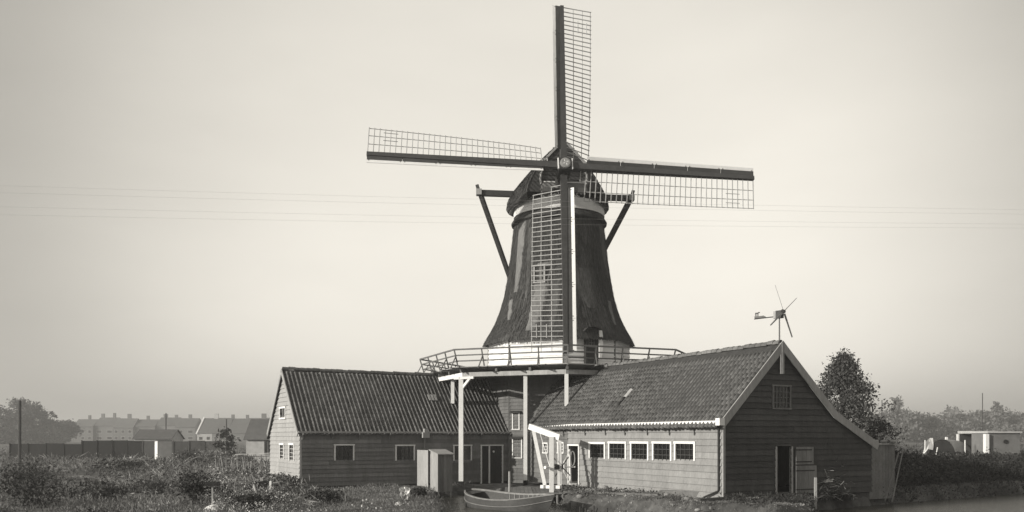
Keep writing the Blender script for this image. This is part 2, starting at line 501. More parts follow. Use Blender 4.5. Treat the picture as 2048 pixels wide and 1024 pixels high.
def ridge_tiles(roof, a, b, mat, r=0.13, step=0.34):
    a, b = Vector(a), Vector(b); d = (b-a); L = d.length; d.normalize()
    side = d.cross(V(0, 0, 1)).normalized()
    for i in range(int(L/step)):
        rows = []
        for (t, rr) in ((0, r*1.08), (step*1.04, r*0.95)):
            rows.append([a+d*(i*step+t)+side*math.cos(x)*rr+V(0, 0, 1)*(math.sin(x)*rr-0.02+0.012*(i % 2)-0.05*math.sin(PI*i*step/L)+0.012*math.sin(i*1.7)) for x in np.linspace(-0.25, PI+0.25, 8)])
        MB().grid(rows).build('ridge_tile', mat, roof, smooth=True)

DG = V(0.886, 0.463, 0).normalized()     # along the gable of the right barn / front of the left barn
DL = V(-0.463, 0.886, 0).normalized()    # back along the long wall of the right barn
Z = V(0, 0, 1)

def bracket(parent, P, n, mat, s=0.34):
    """small curved eave bracket hanging below the gutter at P"""
    P, n = Vector(P), Vector(n); side = n.cross(Z).normalized()*0.05
    pts = [P, P+n*0.30, P+n*0.29-Z*0.07, P+n*0.15-Z*0.13, P+n*0.08-Z*0.24, P+n*0.05-Z*s, P-Z*s]
    MB().prism([p-side/2 for p in pts], side).build('eave_bracket', mat, parent)

# ------------------------------------------------------------------ left barn
F0 = V(-11.0, 45.4, 0)
LB, LW = 12.35, 6.95
LZ0, LZE, LZR = -0.30, 2.70, 6.08
nF, nG = -DL, -DG                     # outward normals: front, left gable
barn = thing('barn', 'long tiled barn left of the mill, dark front and pale gable', 'barn', (F0.x, F0.y, LZ0))
def s_of(px, base=F0, d=DG):
    k = (px-1024)/F
    return (k*base.y-base.x)/(d.x-k*d.y)
def z_at(y, P):
    return CAM_Z+(HZ-y)/F*P.y
front_frame = MB()
front_frame.box(F0+Z*(LZ0)-nF*0.18+DG*0.01, DG*(LB-0.02), nF*0.12, Z*0.16)
front_frame.box(F0+Z*(LZE-0.2)-nF*0.18+DG*0.01, DG*(LB-0.02), nF*0.12, Z*0.16)
wallF = front_frame.build('wall', M['tarred'], barn)
lw = []
for (pa, pb, yt, yb) in ((668, 708, 889, 921), (790, 829, 890, 921), (906, 943, 890, 921)):
    a, b = s_of(pa), s_of(pb); P = F0+DG*(a+b)/2
    lw.append((a+0.07, b-0.07, z_at(yb, P), z_at(yt, P)-0.05))
da, db = s_of(961), s_of(1005); Pd = F0+DG*(da+db)/2
door = (da+0.06, db-0.06, LZ0+0.02, z_at(890, Pd)-0.05)
boards(wallF, F0, DG, nF, LZ0+0.10, LZE, 0.215, lambda z: 0.0, lambda z: LB, lw+[door], M['dark_green'])
for i, o in enumerate(lw):
    window(barn, F0, DG, nF, o[0], o[1], o[2], o[3], 4 if i < 2 else 2, 3, 0.07, bottom=False, barmat=M['iron'])
# door of the left barn
P = lambda a, z, d: F0+DG*a+Z*z+nF*d
df = MB()
split = s_of(978)
for a in (door[0]-0.07, split-0.035, door[1]):
    df.box(P(a, door[2], -0.02), DG*0.07, nF*0.10, Z*(door[3]-door[2]))
df.box(P(door[0]-0.09, door[3], -0.02), DG*(door[1]-door[0]+0.18), nF*0.115, Z*0.07)
dfo = df.build('door', M['white'], barn)
for a, b in ((door[0], split-0.035), (split+0.035, door[1])):
    k = max(2, round((b-a)/0.17))
    for i in range(k):
        MB().box(P(a+(b-a)*i/k+0.003, door[2], 0), DG*((b-a)/k-0.006), nF*(0.012+0.004*(i % 2)), Z*(door[3]-door[2])).build('door_board', M['dark_paint'], dfo)
MB().tube([P(split+0.28, door[3]-0.33, 0.02), P(split+0.28, door[3]-0.33, 0.06)], 0.06, 10).build('handle', M['white'], dfo)
# left gable wall
hw = LW/2
k45 = (LZR-LZE)/hw
gL = lambda z: 0.0 if z <= LZE else (z-LZE)/k45
gR = lambda z: LW if z <= LZE else LW-(z-LZE)/k45
wallG = MB().box(F0+Z*LZ0-nG*0.2+DL*0.02, DL*(LW-0.04), nG*0.12, Z*0.2).build('wall', M['pale'], barn)
def g_of(px): return s_of(px, F0, DL)
gw = []
for (pa, pb, yt, yb) in ((590, 580, 887, 923), (570, 561, 887, 919), (573, 561, 814, 837)):
    a, b = g_of(pa), g_of(pb); Pm = F0+DL*(a+b)/2
    gw.append((a+0.1, b-0.1, z_at(yb, Pm)+0.04, z_at(yt, Pm)-0.08))
boards(wallG, F0, DL, nG, LZ0+0.05, LZR-0.05, 0.24, gL, gR, gw, M['pale'])
for i, o in enumerate(gw):
    window(barn, F0, DL, nG, o[0], o[1], o[2], o[3], 2, 4 if i < 2 else 1, 0.10, bottom=(i == 2))
MB().box(P(-0.02, LZ0+0.1, -0.02), DG*0.10, nF*0.08, Z*(LZE-LZ0-0.1)).build('corner_board', M['pale'], barn)
# back and right end, plain boarded
wb = MB()
wb.box(F0+DL*LW+Z*LZ0, DG*LB, DL*0.08, Z*(LZE-LZ0))
E0 = F0+DG*(LB-0.08)
wb.prism([E0+Z*LZ0, E0+DL*LW+Z*LZ0, E0+DL*LW+Z*LZE, E0+DL*hw+Z*(LZR-0.06), E0+Z*LZE], DG*0.08)
wb.build('wall', M['dark_green'], barn)
# roof
ov = 0.22
sv = (DL*hw+Z*(LZR-LZE)).normalized()
sv2 = (-DL*hw+Z*(LZR-LZE)).normalized()
sl = math.hypot(hw, LZR-LZE)
nUp = DG.cross(sv); nUp = nUp if nUp.z > 0 else -nUp
nUp2 = DG.cross(sv2); nUp2 = nUp2 if nUp2.z > 0 else -nUp2
rf = MB()
e1 = F0+Z*LZE-sv*ov-DG*0.14
rf.box(e1+nUp*0.0, DG*(LB+0.22), sv*(sl+ov), nUp*0.05)
e2 = F0+DL*LW+Z*LZE-sv2*ov-DG*0.14
rf.box(e2, DG*(LB+0.22), sv2*(sl+ov-0.02), nUp2*0.05)
roofL = rf.build('roof', M['roof_deck'], barn)
def sky_L(c, vv):   # opening for three glass tiles
    return 8.05 < c < 8.6 and 2.75 < vv < 3.2
tile_slope(roofL, e1+nUp*0.045-sv*0.06, DG, sv, lambda v: (0.02, LB+0.2), sl+ov, tile_me, 300, skip=sky_L, rs=3)
tile_slope(roofL, e2+nUp2*0.045-sv2*0.06, DG, sv2, lambda v: (0.02, LB+0.2), sl+ov, tile_me, 0, rs=4)
ridge_tiles(roofL, F0+DL*hw+Z*(LZR+0.09)-DG*0.1, F0+DL*hw+Z*(LZR+0.09)+DG*(LB), M['tile2'])
for i in range(3):
    c = 8.06+0.19*i
    q = e1+nUp*0.10+DG*c+sv*2.70
    MB().box(q, DG*0.13, sv*0.5, nUp*0.035).build('glass_tile', M['pale'], roofL)
# barge boards, gutter, brackets
for (S, U) in ((F0-sv*0.25, sv), (F0+DL*LW-sv2*0.25, sv2)):
    nn = nUp if U is sv else nUp2
    MB().box(S+Z*LZE-DG*0.19+nn*0.10, U*(sl+0.28), nn*-0.24, DG*0.045).build('bargeboard', M['pale'], barn)
MB().box(F0+nF*0.12+Z*(LZE-0.10)-DG*0.12, DG*(LB+0.2), nF*0.13, Z*0.10).build('gutter', M['pale'], barn)
for px in (604, 664, 717, 778, 842, 903, 960, 1017):
    bracket(barn, F0+DG*s_of(px)+nF*0.03+Z*(LZE-0.10), nF, M['pale'] if px == 604 else M['wood'])
hp = F0+DG*s_of(847)+nF*0.20
MB().box(hp-DG*0.2+Z*(LZE-0.35), DG*0.4, nF*0.22, Z*0.3).box(hp-DG*0.1+Z*(LZE-0.05), DG*0.2, nF*0.2, Z*0.2).build('rainwater_head', M['pale'], barn)
MB().tube([hp+nF*-0.02+Z*(LZE-0.35), hp+nF*-0.04+Z*(LZ0+0.1)], 0.05).build('downpipe', M['dark_green'], barn)

# ------------------------------------------------------------------ right barn
C0 = V(8.18, 34.0, 0)
RZ0, RZE, RZR = 0.0, 3.10, 6.13
RT = 15.4
GW = 8.30
nFr, nLg = -DL, -DG
barn2 = thing('barn', 'tiled barn right of the mill with tarred gable and row of five windows', 'barn', (C0.x, C0.y, 0))
def t_of(px, off=0.0): return s_of(px, C0, DL)
def u_of(px): return s_of(px, C0, DG)
# long wall
wallL = MB().box(C0+Z*0.02-nLg*0.2, DL*RT, nLg*0.12, Z*0.16).box(C0+Z*(RZE-0.2)-nLg*0.2, DL*RT, nLg*0.12, Z*0.14).build('wall', M['tarred'], barn2)
rw = []
for (pa, pb, yt, yb) in ((1180, 1212, 885, 918), (1219, 1254, 884, 919), (1263, 1299, 884, 921), (1307, 1345, 884, 922), (1351, 1392, 884, 922)):
    b, a = t_of(pa), t_of(pb); Pm = C0+DL*(a+b)/2
    rw.append((a+0.08, b-0.08, z_at(yb, Pm)+0.02, z_at(yt, Pm)-0.07))
b, a = t_of(1139), t_of(1160); Pm = C0+DL*(a+b)/2
rdoor = (a+0.06, b-0.02, 0.05, z_at(890, Pm)-0.04)
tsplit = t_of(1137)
sw = []
for (pa, pb, yt, yb) in ((1116, 1130, 884, 906), (1087, 1098, 885, 906)):
    b, a = t_of(pa), t_of(pb); Pm = C0+DL*(a+b)/2
    sw.append((a+0.1, b-0.1, z_at(yb, Pm)+0.03, z_at(yt, Pm)-0.07))
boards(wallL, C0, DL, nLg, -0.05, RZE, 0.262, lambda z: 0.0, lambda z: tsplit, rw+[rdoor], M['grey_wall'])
boards(wallL, C0+DL*0.0, DL, nLg, -0.05, RZE-0.05, 0.262, lambda z: tsplit+0.002, lambda z: RT, sw, M['mill_wall'], rs=5)  # far stretch of the wall takes a darker board colour
for i, o in enumerate(rw): window(barn2, C0, DL, nLg, o[0], o[1], o[2], o[3], 4, 3, 0.095, bottom=False, barmat=M['bar'])
for i, o in enumerate(sw): window(barn2, C0, DL, nLg, o[0], o[1], o[2], o[3], 2, 3, 0.07)
PL = lambda a, z, d: C0+DL*a+Z*z+nLg*d
df = MB()
for a in (rdoor[0]-0.075, rdoor[1]): df.box(PL(a, rdoor[2], -0.05), DL*0.075, nLg*0.13, Z*(rdoor[3]-rdoor[2]))
df.box(PL(rdoor[0]-0.1, rdoor[3], -0.05), DL*(rdoor[1]-rdoor[0]+0.2), nLg*0.145, Z*0.08)
dfo = df.build('door', M['white'], barn2)
hx = PL(rdoor[1]-0.02, rdoor[2]+0.03, -0.1); dd = (-nLg*0.96-DL*0.12).normalized()
MB().box(hx, dd*0.8, dd.cross(Z)*0.04, Z*(rdoor[3]-rdoor[2]-0.06)).build('door_leaf', M['wood_dark'], dfo)
# gable wall
apex_u = 3.0
kn_z = 3.36
uL = lambda z: 0.0 if z <= RZE else (z-RZE)/((RZR-RZE)/apex_u)
def uR(z):
    if z <= 2.17: return GW
    if z <= kn_z: return GW-(z-2.17)/(kn_z-2.17)*(GW-6.0)
    return 6.0-(z-kn_z)/(RZR-kn_z)*3.0
wallG2 = MB().box(C0+Z*0.02-nFr*0.2, DG*GW, nFr*0.12, Z*0.16).build('wall', M['tarred'], barn2)
a, b = u_of(1550), u_of(1582); Pm = C0+DG*(a+b)/2
gdoor = (a+0.05, b-0.03, 0.12, z_at(893, Pm))
a, b = u_of(1543), u_of(1580); Pm = C0+DG*(a+b)/2
gwin = (a+0.06, b-0.06, z_at(819, Pm)+0.05, z_at(770, Pm)-0.06)
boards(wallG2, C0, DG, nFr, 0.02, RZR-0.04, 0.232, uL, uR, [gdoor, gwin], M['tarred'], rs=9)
window(barn2, C0, DG, nFr, gwin[0], gwin[1], gwin[2], gwin[3], 5, 4, 0.06, mat=M['wood'])
PG = lambda a, z, d: C0+DG*a+Z*z+nFr*d
df = MB()
for a in (gdoor[0]-0.07, gdoor[1]): df.box(PG(a, gdoor[2], -0.05), DG*0.07, nFr*0.13, Z*(gdoor[3]-gdoor[2]))
dfo = df.build('door', M['wood_pale'], barn2)
# two leaves of the stable door swung flat against the wall
zsp = z_at(931, Pm)
lo0 = u_of(1588)
for (z0_, z1_, wd, nm) in ((zsp+0.03, gdoor[3]-0.02, u_of(1623)-lo0, 'upper'), (gdoor[2]-0.02, zsp-0.02, u_of(1629)-lo0, 'lower')):
    m = MB()
    for i in range(5):
        m.box(PG(lo0+wd*i/5+0.004, z0_, 0.09), DG*(wd/5-0.008), nFr*(0.03+0.004*(i % 2)), Z*(z1_-z0_))
    leaf = m.build('door_leaf', M['door_grey'], dfo)
    leaf['label'] = nm+' stable door leaf folded back on the gable'
    for q in (0.12, 0.8):
        MB().box(PG(lo0-0.02, z0_+(z1_-z0_)*q, 0.125), DG*(wd*0.9), nFr*0.012, Z*0.05).build('hinge_strap', M['iron'], dfo)
# things standing in the doorway are dark; floor inside
MB().box(C0+DG*0.05+DL*0.05+Z*-0.02, DG*(GW-0.1), DL*16, Z*0.06).build('floor', M['wood_dark'], barn2)
wb = MB()
wb.box(C0+DG*GW-DG*0.08+DL*0.05, DG*0.08, DL*17.3, Z*2.17)
E0 = C0+DL*17.3
wb.prism([E0+DG*u_+Z*z_ for u_, z_ in ((3.0, 0), (8.3, 0), (8.3, 2.1), (6.0, kn_z-.06), (3.0, RZR-.08))], DL*0.08)
wb.prism([C0+DL*RT, C0+DL*17.3+DG*3.0, C0+DL*17.3+DG*3.0+Z*(RZR-0.1), C0+DL*RT+Z*(RZE-0.05)], DL*0.08)
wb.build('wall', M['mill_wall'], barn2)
# roof slopes: left slope (seen), right slope, lean-to
sa = (DG*3.0+Z*(RZR-RZE)).normalized(); la = math.hypot(3.0, RZR-RZE)
sb = (-DG*3.0+Z*(RZR-kn_z)).normalized(); lb = math.hypot(3.0, RZR-kn_z)
sc_ = (-DG*(GW-6.0)+Z*(kn_z-2.17)).normalized(); lc = math.hypot(GW-6.0, kn_z-2.17)
na = sa.cross(DL); na = na if na.z > 0 else -na
nb = sb.cross(DL); nb = nb if nb.z > 0 else -nb
nc = sc_.cross(DL); nc = nc if nc.z > 0 else -nc
ovr = 0.09
def endt(v): return 15.45+1.9*max(0, (v-ovr))/la
rf = MB()
eA = C0+Z*RZE-sa*ovr-DL*0.10
topA = C0+DG*3.0+Z*RZR
pts = [eA, C0+DL*15.5+Z*(RZE-0.12)-sa*ovr, topA+DL*17.4, topA-DL*0.10]
rf.prism(pts, na*0.05)
eB = C0+DG*6.0+Z*kn_z-DL*0.10
rf.prism([eB, eB+DL*17.4, topA+DL*17.3+nb*-.002, topA-DL*0.10+nb*-.002], nb*0.05)
eC = C0+DG*GW+Z*2.17-sc_*0.25-DL*0.10
rf.prism([eC, eC+DL*17.4, eB+DL*17.4, eB], nc*0.048)
roofR = rf.build('roof', M['roof_deck'], barn2)
def sky_R(c, vv): return 7.95 < c < 8.25 and 1.55 < vv < 2.35
tile_slope(roofR, eA+na*0.045-sa*0.06, DL, sa, lambda v: (0.02, endt(v)), la+ovr, tile_me2, 300, skip=sky_R, rs=6)
tile_slope(roofR, eB+nb*0.045, DL, sb, lambda v: (0.02, 17.3), lb, tile_me2, 0, rs=7)
tile_slope(roofR, eC+nc*0.045, DL, sc_, lambda v: (0.02, 17.3), lc+0.25, tile_me2, 0, rs=8)
ridge_tiles(roofR, topA+Z*0.09-DL*0.05, topA+Z*0.09+DL*17.0, M['tile2'])
q0 = eA+na*0.05+DL*8.0
MB().grid([[q0+sa*s_+DL*c_+na*(0.05+0.07*math.sin(c_/0.30*PI)) for c_ in np.linspace(0, 0.30, 7)] for s_ in np.linspace(1.65, 2.2, 4)]).build('glass_tile', M['pale'], roofR, smooth=True)
# barge boards on the gable
def barge(a, b, nn, m=M['pale']):
    a, b = Vector(a), Vector(b); d = b-a
    MB().box(a+nn*0.11+nFr*0.13, d, nn*-0.30, nFr*0.05).build('bargeboard', m, barn2)
barge(C0+Z*RZE-sa*0.28, topA+sa*0.12, na)
barge(C0+DG*6.0+Z*kn_z, topA+sb*0.02+nFr*0.004, nb)
barge(C0+DG*GW+Z*2.17-sc_*0.3, C0+DG*6.0+Z*kn_z+sc_*0.06+nFr*0.003, nc)
um = u_of(1559.5)
MB().box(PG(um-0.06, 4.95, 0.06), DG*0.11, nFr*0.14, Z*1.25).build('finial_board', M['pale'], barn2)
# gutter along the long eave with a slight sag at the far end
ga = C0+nLg*0.10+Z*(RZE-0.16)-DL*0.15; gb = C0+nLg*0.10+Z*(RZE-0.17)+DL*11.0; gc = C0+nLg*0.10+Z*(RZE-0.30)+DL*15.5
MB().box(ga, gb-ga, nLg*0.14, Z*0.11).box(gb, gc-gb, nLg*0.139, Z*0.11).build('gutter', M['white'], barn2)
MB().box(ga-DL*0.06-nLg*0.03+Z*-0.08, DL*0.24, nLg*0.26, Z*0.28).build('gutter_end', M['white'], barn2)
MB().box(gc-nLg*0.05+Z*-0.12, DL*0.16, nLg*0.24, Z*0.34).build('gutter_end', M['white'], barn2)
for px in (1172, 1213, 1252, 1297, 1341, 1391, 1129, 1090):
    bracket(barn2, C0+DL*t_of(px)+nLg*0.03+Z*(RZE-0.16-(0.06 if px < 1150 else 0)), nLg, M['mill_wall'] if px > 1150 else M['wood'], 0.46)
MB().box(PG(-0.02, 0.0, -0.03), DG*0.11, nFr*0.095, Z*(RZE-0.1)).build('corner_board', M['wood_pale'], barn2)
dp = C0+nLg*0.10+DL*0.12
MB().tube([dp+Z*(RZE-0.15), dp+Z*0.36, dp+Z*0.30+DL*0.03, dp+Z*0.02+DL*0.75+nLg*0.1], 0.038, 8).build('downpipe', M['iron'], barn2)
# brick piers under the long wall
for t_ in (2.6, 4.5, 6.3, 8.2, 10.4):
    MB().box(C0+DL*t_+nLg*-0.05+Z*-0.35, DL*0.32, nLg*0.16, Z*0.30).build('pier', M['stone'], barn2)

# ------------------------------------------------------------------ windmill
MC = V(2.9, 54.0, 0)
mill = thing('windmill', 'tall thatched smock windmill with four lattice sails and a railed stage', 'windmill', (MC.x, MC.y, -0.3))
def oct_pt(a, R, z):
    """a in degrees from straight towards the camera, positive to the right"""
    r = math.radians(a); return V(MC.x+R*math.sin(r), MC.y-R*math.cos(r), z)
# wooden base with lapped boards
BR = 4.33
base = MB()
for R_, z_ in ((BR-0.12, -0.4), (BR-0.12, 8.3)): pass
base.grid([[oct_pt(a, BR-0.10, z_) for a in range(0, 360, 45)] for z_ in (-0.4, 8.2)], close=True)
base = base.build('base_wall', M['mill_wall'], mill)
for i, a in enumerate((-90, -45, 0, 45)):
    A, B = oct_pt(a, BR, 0), oct_pt(a+45, BR, 0)
    u = (B-A).normalized(); L = (B-A).length; n = V(math.sin(math.radians(a+22.5)), -math.cos(math.radians(a+22.5)), 0)
    boards(base, A, u, n, -0.3, 6.1, 0.215, lambda z: 0.0, lambda z: L, [], M['mill_wall'], rs=20+i)
    boards(base, A, u, n, 6.3, 8.2, 0.24, lambda z: 0.0, lambda z: L, [], M['white_wood'], rs=30+i)
    if a == -45:   # windows with hoods in the face towards the camera
        for (pa, pb, yt, yb) in ((1027, 1038, 826, 858), (1027, 1043, 877, 915)):
            c0, c1 = s_of(pa, A, u), s_of(pb, A, u); Pm = A+u*(c0+c1)/2
            w_ = window(mill, A, u, n, c0, c1, z_at(yb, Pm), z_at(yt, Pm), 2, 4, 0.06, barmat=M['wood_pale'])
            MB().box(A+u*(c0-0.16)+Z*(z_at(yt, Pm)+0.08)+n*0.02, u*(c1-c0+0.32), n*0.22-Z*0.08, Z*0.045).build('window_hood', M['wood_dark'], mill)
    MB().beam(A+Z*-0.3+n*0.02, A+Z*8.15+n*0.02, 0.09).build('corner_board', M['white_wood'] if False else M['mill_wall'], base)
# thatched tower
PROF = [(8.02, 4.72), (8.35, 4.55), (8.7, 4.33), (9.3, 3.99), (10.0, 3.70), (10.84, 3.44), (11.8, 3.24), (12.7, 3.09), (14.5, 2.88), (15.7, 2.75)]
pz = [p[0] for p in PROF]; pr = [p[1] for p in PROF]
def tower_R(z): return float(np.interp(z, pz, pr))
def octf(a):
    m = (a % 45.0)-22.5
    return math.cos(PI/8)/math.cos(math.radians(m))
def tower_pt(a, z, off=0.0):
    f = 0.62*octf(a)+0.38*0.985
    w = 0.018*mnoise.noise(Vector((math.sin(math.radians(a))*2.2, math.cos(math.radians(a))*2.2, z*0.5)))
    w += 0.022*mnoise.noise(Vector((math.sin(math.radians(a))*9, math.cos(math.radians(a))*9, z*1.6)))
    return oct_pt(a, tower_R(z)*f+off+w, z)
rows = []
zs = [8.02]+list(np.linspace(8.1, 15.7, 70))
NA = 120
for z_ in zs: rows.append([tower_pt(a*360/NA, z_) for a in range(NA)])
under = [oct_pt(a*360/NA, (BR+0.02)*octf(a*360/NA), 8.18) for a in range(NA)]
under2 = [tower_pt(a*360/NA, 8.02, -0.05)-Z*0.03 for a in range(NA)]
tower = MB().grid([under, under2]+rows+[[oct_pt(a*360/NA, 1.5, 15.75) for a in range(NA)]], close=True).build('tower', M['thatch'], mill, smooth=True)
def patch(a0, a1, z0, z1, skew=0.0, par=tower, nm='thatch_patch', m=None):  # paler strips lying slightly proud of the tower thatch
    rws = []
    for z_ in np.linspace(z0, z1, 16):
        t = (z_-z0)/(z1-z0)
        taper = 0.25+0.75*math.sin(min(1, 0.12+t)*PI*0.5)
        c = (a0+a1)/2+skew*(0.5-t); h_ = (a1-a0)/2*taper
        edge = 1.6*mnoise.noise(Vector((z_*1.7, a0, 0)))
        rws.append([tower_pt(a, z_, o_) for a, o_ in zip(np.linspace(c-h_+edge, c+h_+edge*0.5, 8), (0.0, .048, .06, .062, .062, .06, .048, 0.0))])
    MB().grid(rws).build(nm, m or M['thatch_pale'], par, smooth=True)
patch(-67, -47, 11.0, 15.6, 4)
patch(-62, -52, 9.3, 10.6, 8)
patch(-33, -14, 8.5, 12.6, -6)
patch(50, 60, 9.0, 10.5, -4)
patch(12, 42, 9.9, 12.3, 5, m=M['thatch_mid'])
patch(-12, -2, 8.6, 11.5, -3, m=M['thatch_mid'])
patch(-42, -34, 10.5, 14.8, 2, m=M['thatch_mid'])
patch(60, 78, 12.0, 15.2, 3, m=M['thatch_mid'])
rgs = np.random.default_rng(77)
def straw(name, fn, n, mat, par):
    vs = []
    for _ in range(n):
        vs += fn(rgs)
    me = fast_mesh(name, np.array([tuple(v-Vector((MC.x, MC.y, -0.3))) for v in vs]), 4)
    o = link(name, me, mat, par); o['kind'] = 'stuff'
def tower_straw(r):
    a = r.uniform(-100, 100); z = r.uniform(8.05, 15.5); L_ = r.uniform(0.25, 0.7); da = r.normal()*0.6; w_ = r.uniform(0.3, 0.9)
    o0, o1 = r.uniform(0.0, 0.012), r.uniform(0.02, 0.06)
    z2 = max(7.93, z-L_)
    return [tower_pt(a-w_/2, z, o0), tower_pt(a+w_/2, z, o0), tower_pt(a+da+w_/3, z2, o1), tower_pt(a+da-w_/3, z2, o1)]
straw('straw', tower_straw, 5200, M['thatch'], tower)
straw('straw', tower_straw, 2600, M['thatch_mid'], tower)
# collar, curb ring
MB().grid([[oct_pt(a*9, r_, z_) for a in range(40)] for r_, z_ in ((2.70, 15.42), (2.93, 15.38), (2.95, 15.48), (2.74, 15.8), (2.5, 15.85))], close=True).build('thatch_collar', M['thatch'], mill, smooth=True)
MB().grid([[oct_pt(a*9, r_, z_) for a in range(40)] for r_, z_ in ((2.5, 15.84), (2.80, 15.84), (2.80, 16.48), (2.3, 16.6))], close=True).build('curb_ring', M['white'], mill)
# hatch window in the tower and stage door
hp_ = tower_pt(-22, 12.1)
A = oct_pt(-45, 1, 0); B = oct_pt(0, 1, 0); u = (B-A).normalized(); n = V(math.sin(math.radians(-22.5)), -math.cos(math.radians(-22.5)), 0)
for (px, y0_, y1_, wd) in ((1080, 549, 584, 0.55),):
    Pc = tower_pt(-24, 11.9)
    Oc = V(Pc.x, Pc.y, 0)-u*0.5*wd+n*0.12
    window(mill, Oc, u, n, 0, wd, 11.45, 12.35, 2, 3, 0.09, mat=M['wood_pale'])
n2 = V(math.sin(math.radians(22.5)), -math.cos(math.radians(22.5)), 0); u2 = V(n2.y*-1, n2.x, 0)
Do = oct_pt(0, BR, 0)+u2*1.30
dz0, dz1 = 6.27, 8.52
dfr = MB().box(Do+n2*-0.3+Z*dz0, u2*0.10, n2*0.62, Z*(dz1-dz0)).box(Do+u2*0.68+n2*-0.3+Z*dz0, u2*0.10, n2*0.62, Z*(dz1-dz0)).box(Do+n2*-0.3+Z*dz1, u2*0.78, n2*0.66, Z*0.08).build('stage_door', M['dark_paint'], mill)
MB().box(Do+u2*0.10+n2*0.18+Z*dz0, u2*0.58, n2*0.05, Z*(dz1-dz0)).build('door_leaf', M['dark_paint'], dfr)
window(dfr, Do+n2*0.22, u2, n2, 0.24, 0.54, 7.55, 8.05, 2, 2, 0.03, mat=M['wood'], proud=0.03)
MB().grid([[Do+u2*x_+n2*(d_-0.45)+Z*(dz1+0.10+zz) for x_, zz in ((-0.22, -0.22), (0.0, 0.0), (0.39, 0.06), (0.74, 0.0), (0.86, -0.12))] for d_ in (0, 0.5, 0.95, 0.98)]).build('door_hood', M['thatch'], dfr, smooth=True)
lp = []
for i in range(9):
    t = i/8; lp.append(Do+u2*(0.80+0.26*math.sin(t*PI*0.55+0.6))+n2*0.36+Z*(6.9+1.6*t))
MB().prism([Do+u2*0.80+n2*0.36+Z*8.5, Do+u2*0.80+n2*0.36+Z*6.9]+lp, n2*0.05).build('door_shutter', M['white_wood'], dfr)

# stage (gallery)
SR, SZ = 8.36, 6.26
stage = MB()
for a in range(0, 360, 15):
    stage.beam(oct_pt(a, 4.3, SZ-0.19), oct_pt(a, SR*octf(a)-0.25, SZ-0.19), 0.13, 0.20)
for a in range(0, 360, 45):
    stage.beam(oct_pt(a, 6.2, SZ-0.40), oct_pt(a+45, 6.2, SZ-0.40), 0.16, 0.2)
stage = stage.build('stage', M['stage'], mill)
for a in range(0, 360, 45):
    r_ = BR+0.05
    while r_ < SR-0.05:
        r2 = min(r_+0.245, SR)
        MB().quadhex([oct_pt(a, r_, SZ-0.045), oct_pt(a, r2, SZ-0.045), oct_pt(a+45, r2, SZ-0.045), oct_pt(a+45, r_, SZ-0.045),
                      oct_pt(a, r_, SZ), oct_pt(a, r2, SZ), oct_pt(a+45, r2, SZ), oct_pt(a+45, r_, SZ)]).build('deck_board', M['wood_pale'], stage)
        r_ += 0.26
RB = 7.85
for a in (-90, -45, 0, 45):
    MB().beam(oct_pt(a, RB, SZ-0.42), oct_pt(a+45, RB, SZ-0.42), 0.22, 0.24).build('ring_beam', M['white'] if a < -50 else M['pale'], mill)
RH = 0.92
RO = 0.22
for a in range(0, 360, 45):
    for k in range(4):
        t = k/4
        b0 = oct_pt(a, SR-0.1, SZ).lerp(oct_pt(a+45, SR-0.1, SZ), t)
        b1 = oct_pt(a, SR+RO, SZ+RH).lerp(oct_pt(a+45, SR+RO, SZ+RH), t)
        MB().beam(b0-Z*0.15, b1, 0.075, 0.085).build('railing_post', M['stage'], stage)
        out = (b0-V(MC.x, MC.y, SZ)).normalized()
        MB().beam(b0+out*0.55-Z*0.05, b0.lerp(b1, 0.62), 0.05, 0.05).beam(b0-out*0.3-Z*0.09, b0+out*0.62-Z*0.09, 0.07, 0.06).build('railing_strut', M['stage'], stage)
    for (hf, w_) in ((1.0, 0.06), (0.66, 0.05), (0.33, 0.05)):
        MB().beam(oct_pt(a, SR-0.1+(RO+0.1)*hf, SZ+RH*hf), oct_pt(a+45, SR-0.1+(RO+0.1)*hf, SZ+RH*hf), w_, 0.085 if hf == 1 else 0.07).build('railing_rail', M['stage'], stage)
# white posts under the stage
def post(P, z0, z1, w=0.22, tar=None):
    o = MB().box(V(P[0]-w/2, P[1]-w/2, z0), V(w, 0, 0), V(0, w, 0), V(0, 0, z1-z0)).build('stage_post', M['white'], mill)
    if tar is not None:
        MB().box(V(P[0]-w*0.62, P[1]-w*0.62, tar), V(w*1.24, 0, 0), V(0, w*1.24, 0), V(0, 0, z0-tar)).build('post_foot', M['black'], o)
    return o
p1 = oct_pt(-45, RB, 0)
post((-2.82, 48.42), -0.05, SZ-0.54, 0.25, -0.9)
MB().beam((-2.82, 48.42, 5.0), (-2.25, 48.15, SZ-0.55), 0.13).beam((-3.2, 48.5, SZ-0.62), (-2.1, 48.1, SZ-0.6), 0.16, 0.13).build('post_brace', M['white'], mill)
post((0.72, 47.2), 0.06, SZ-0.54, 0.20, -0.4)
post((2.87, 46.1), 4.02, SZ-0.54, 0.19)
post((-3.47, 51.2), 4.35, SZ-0.54, 0.20)

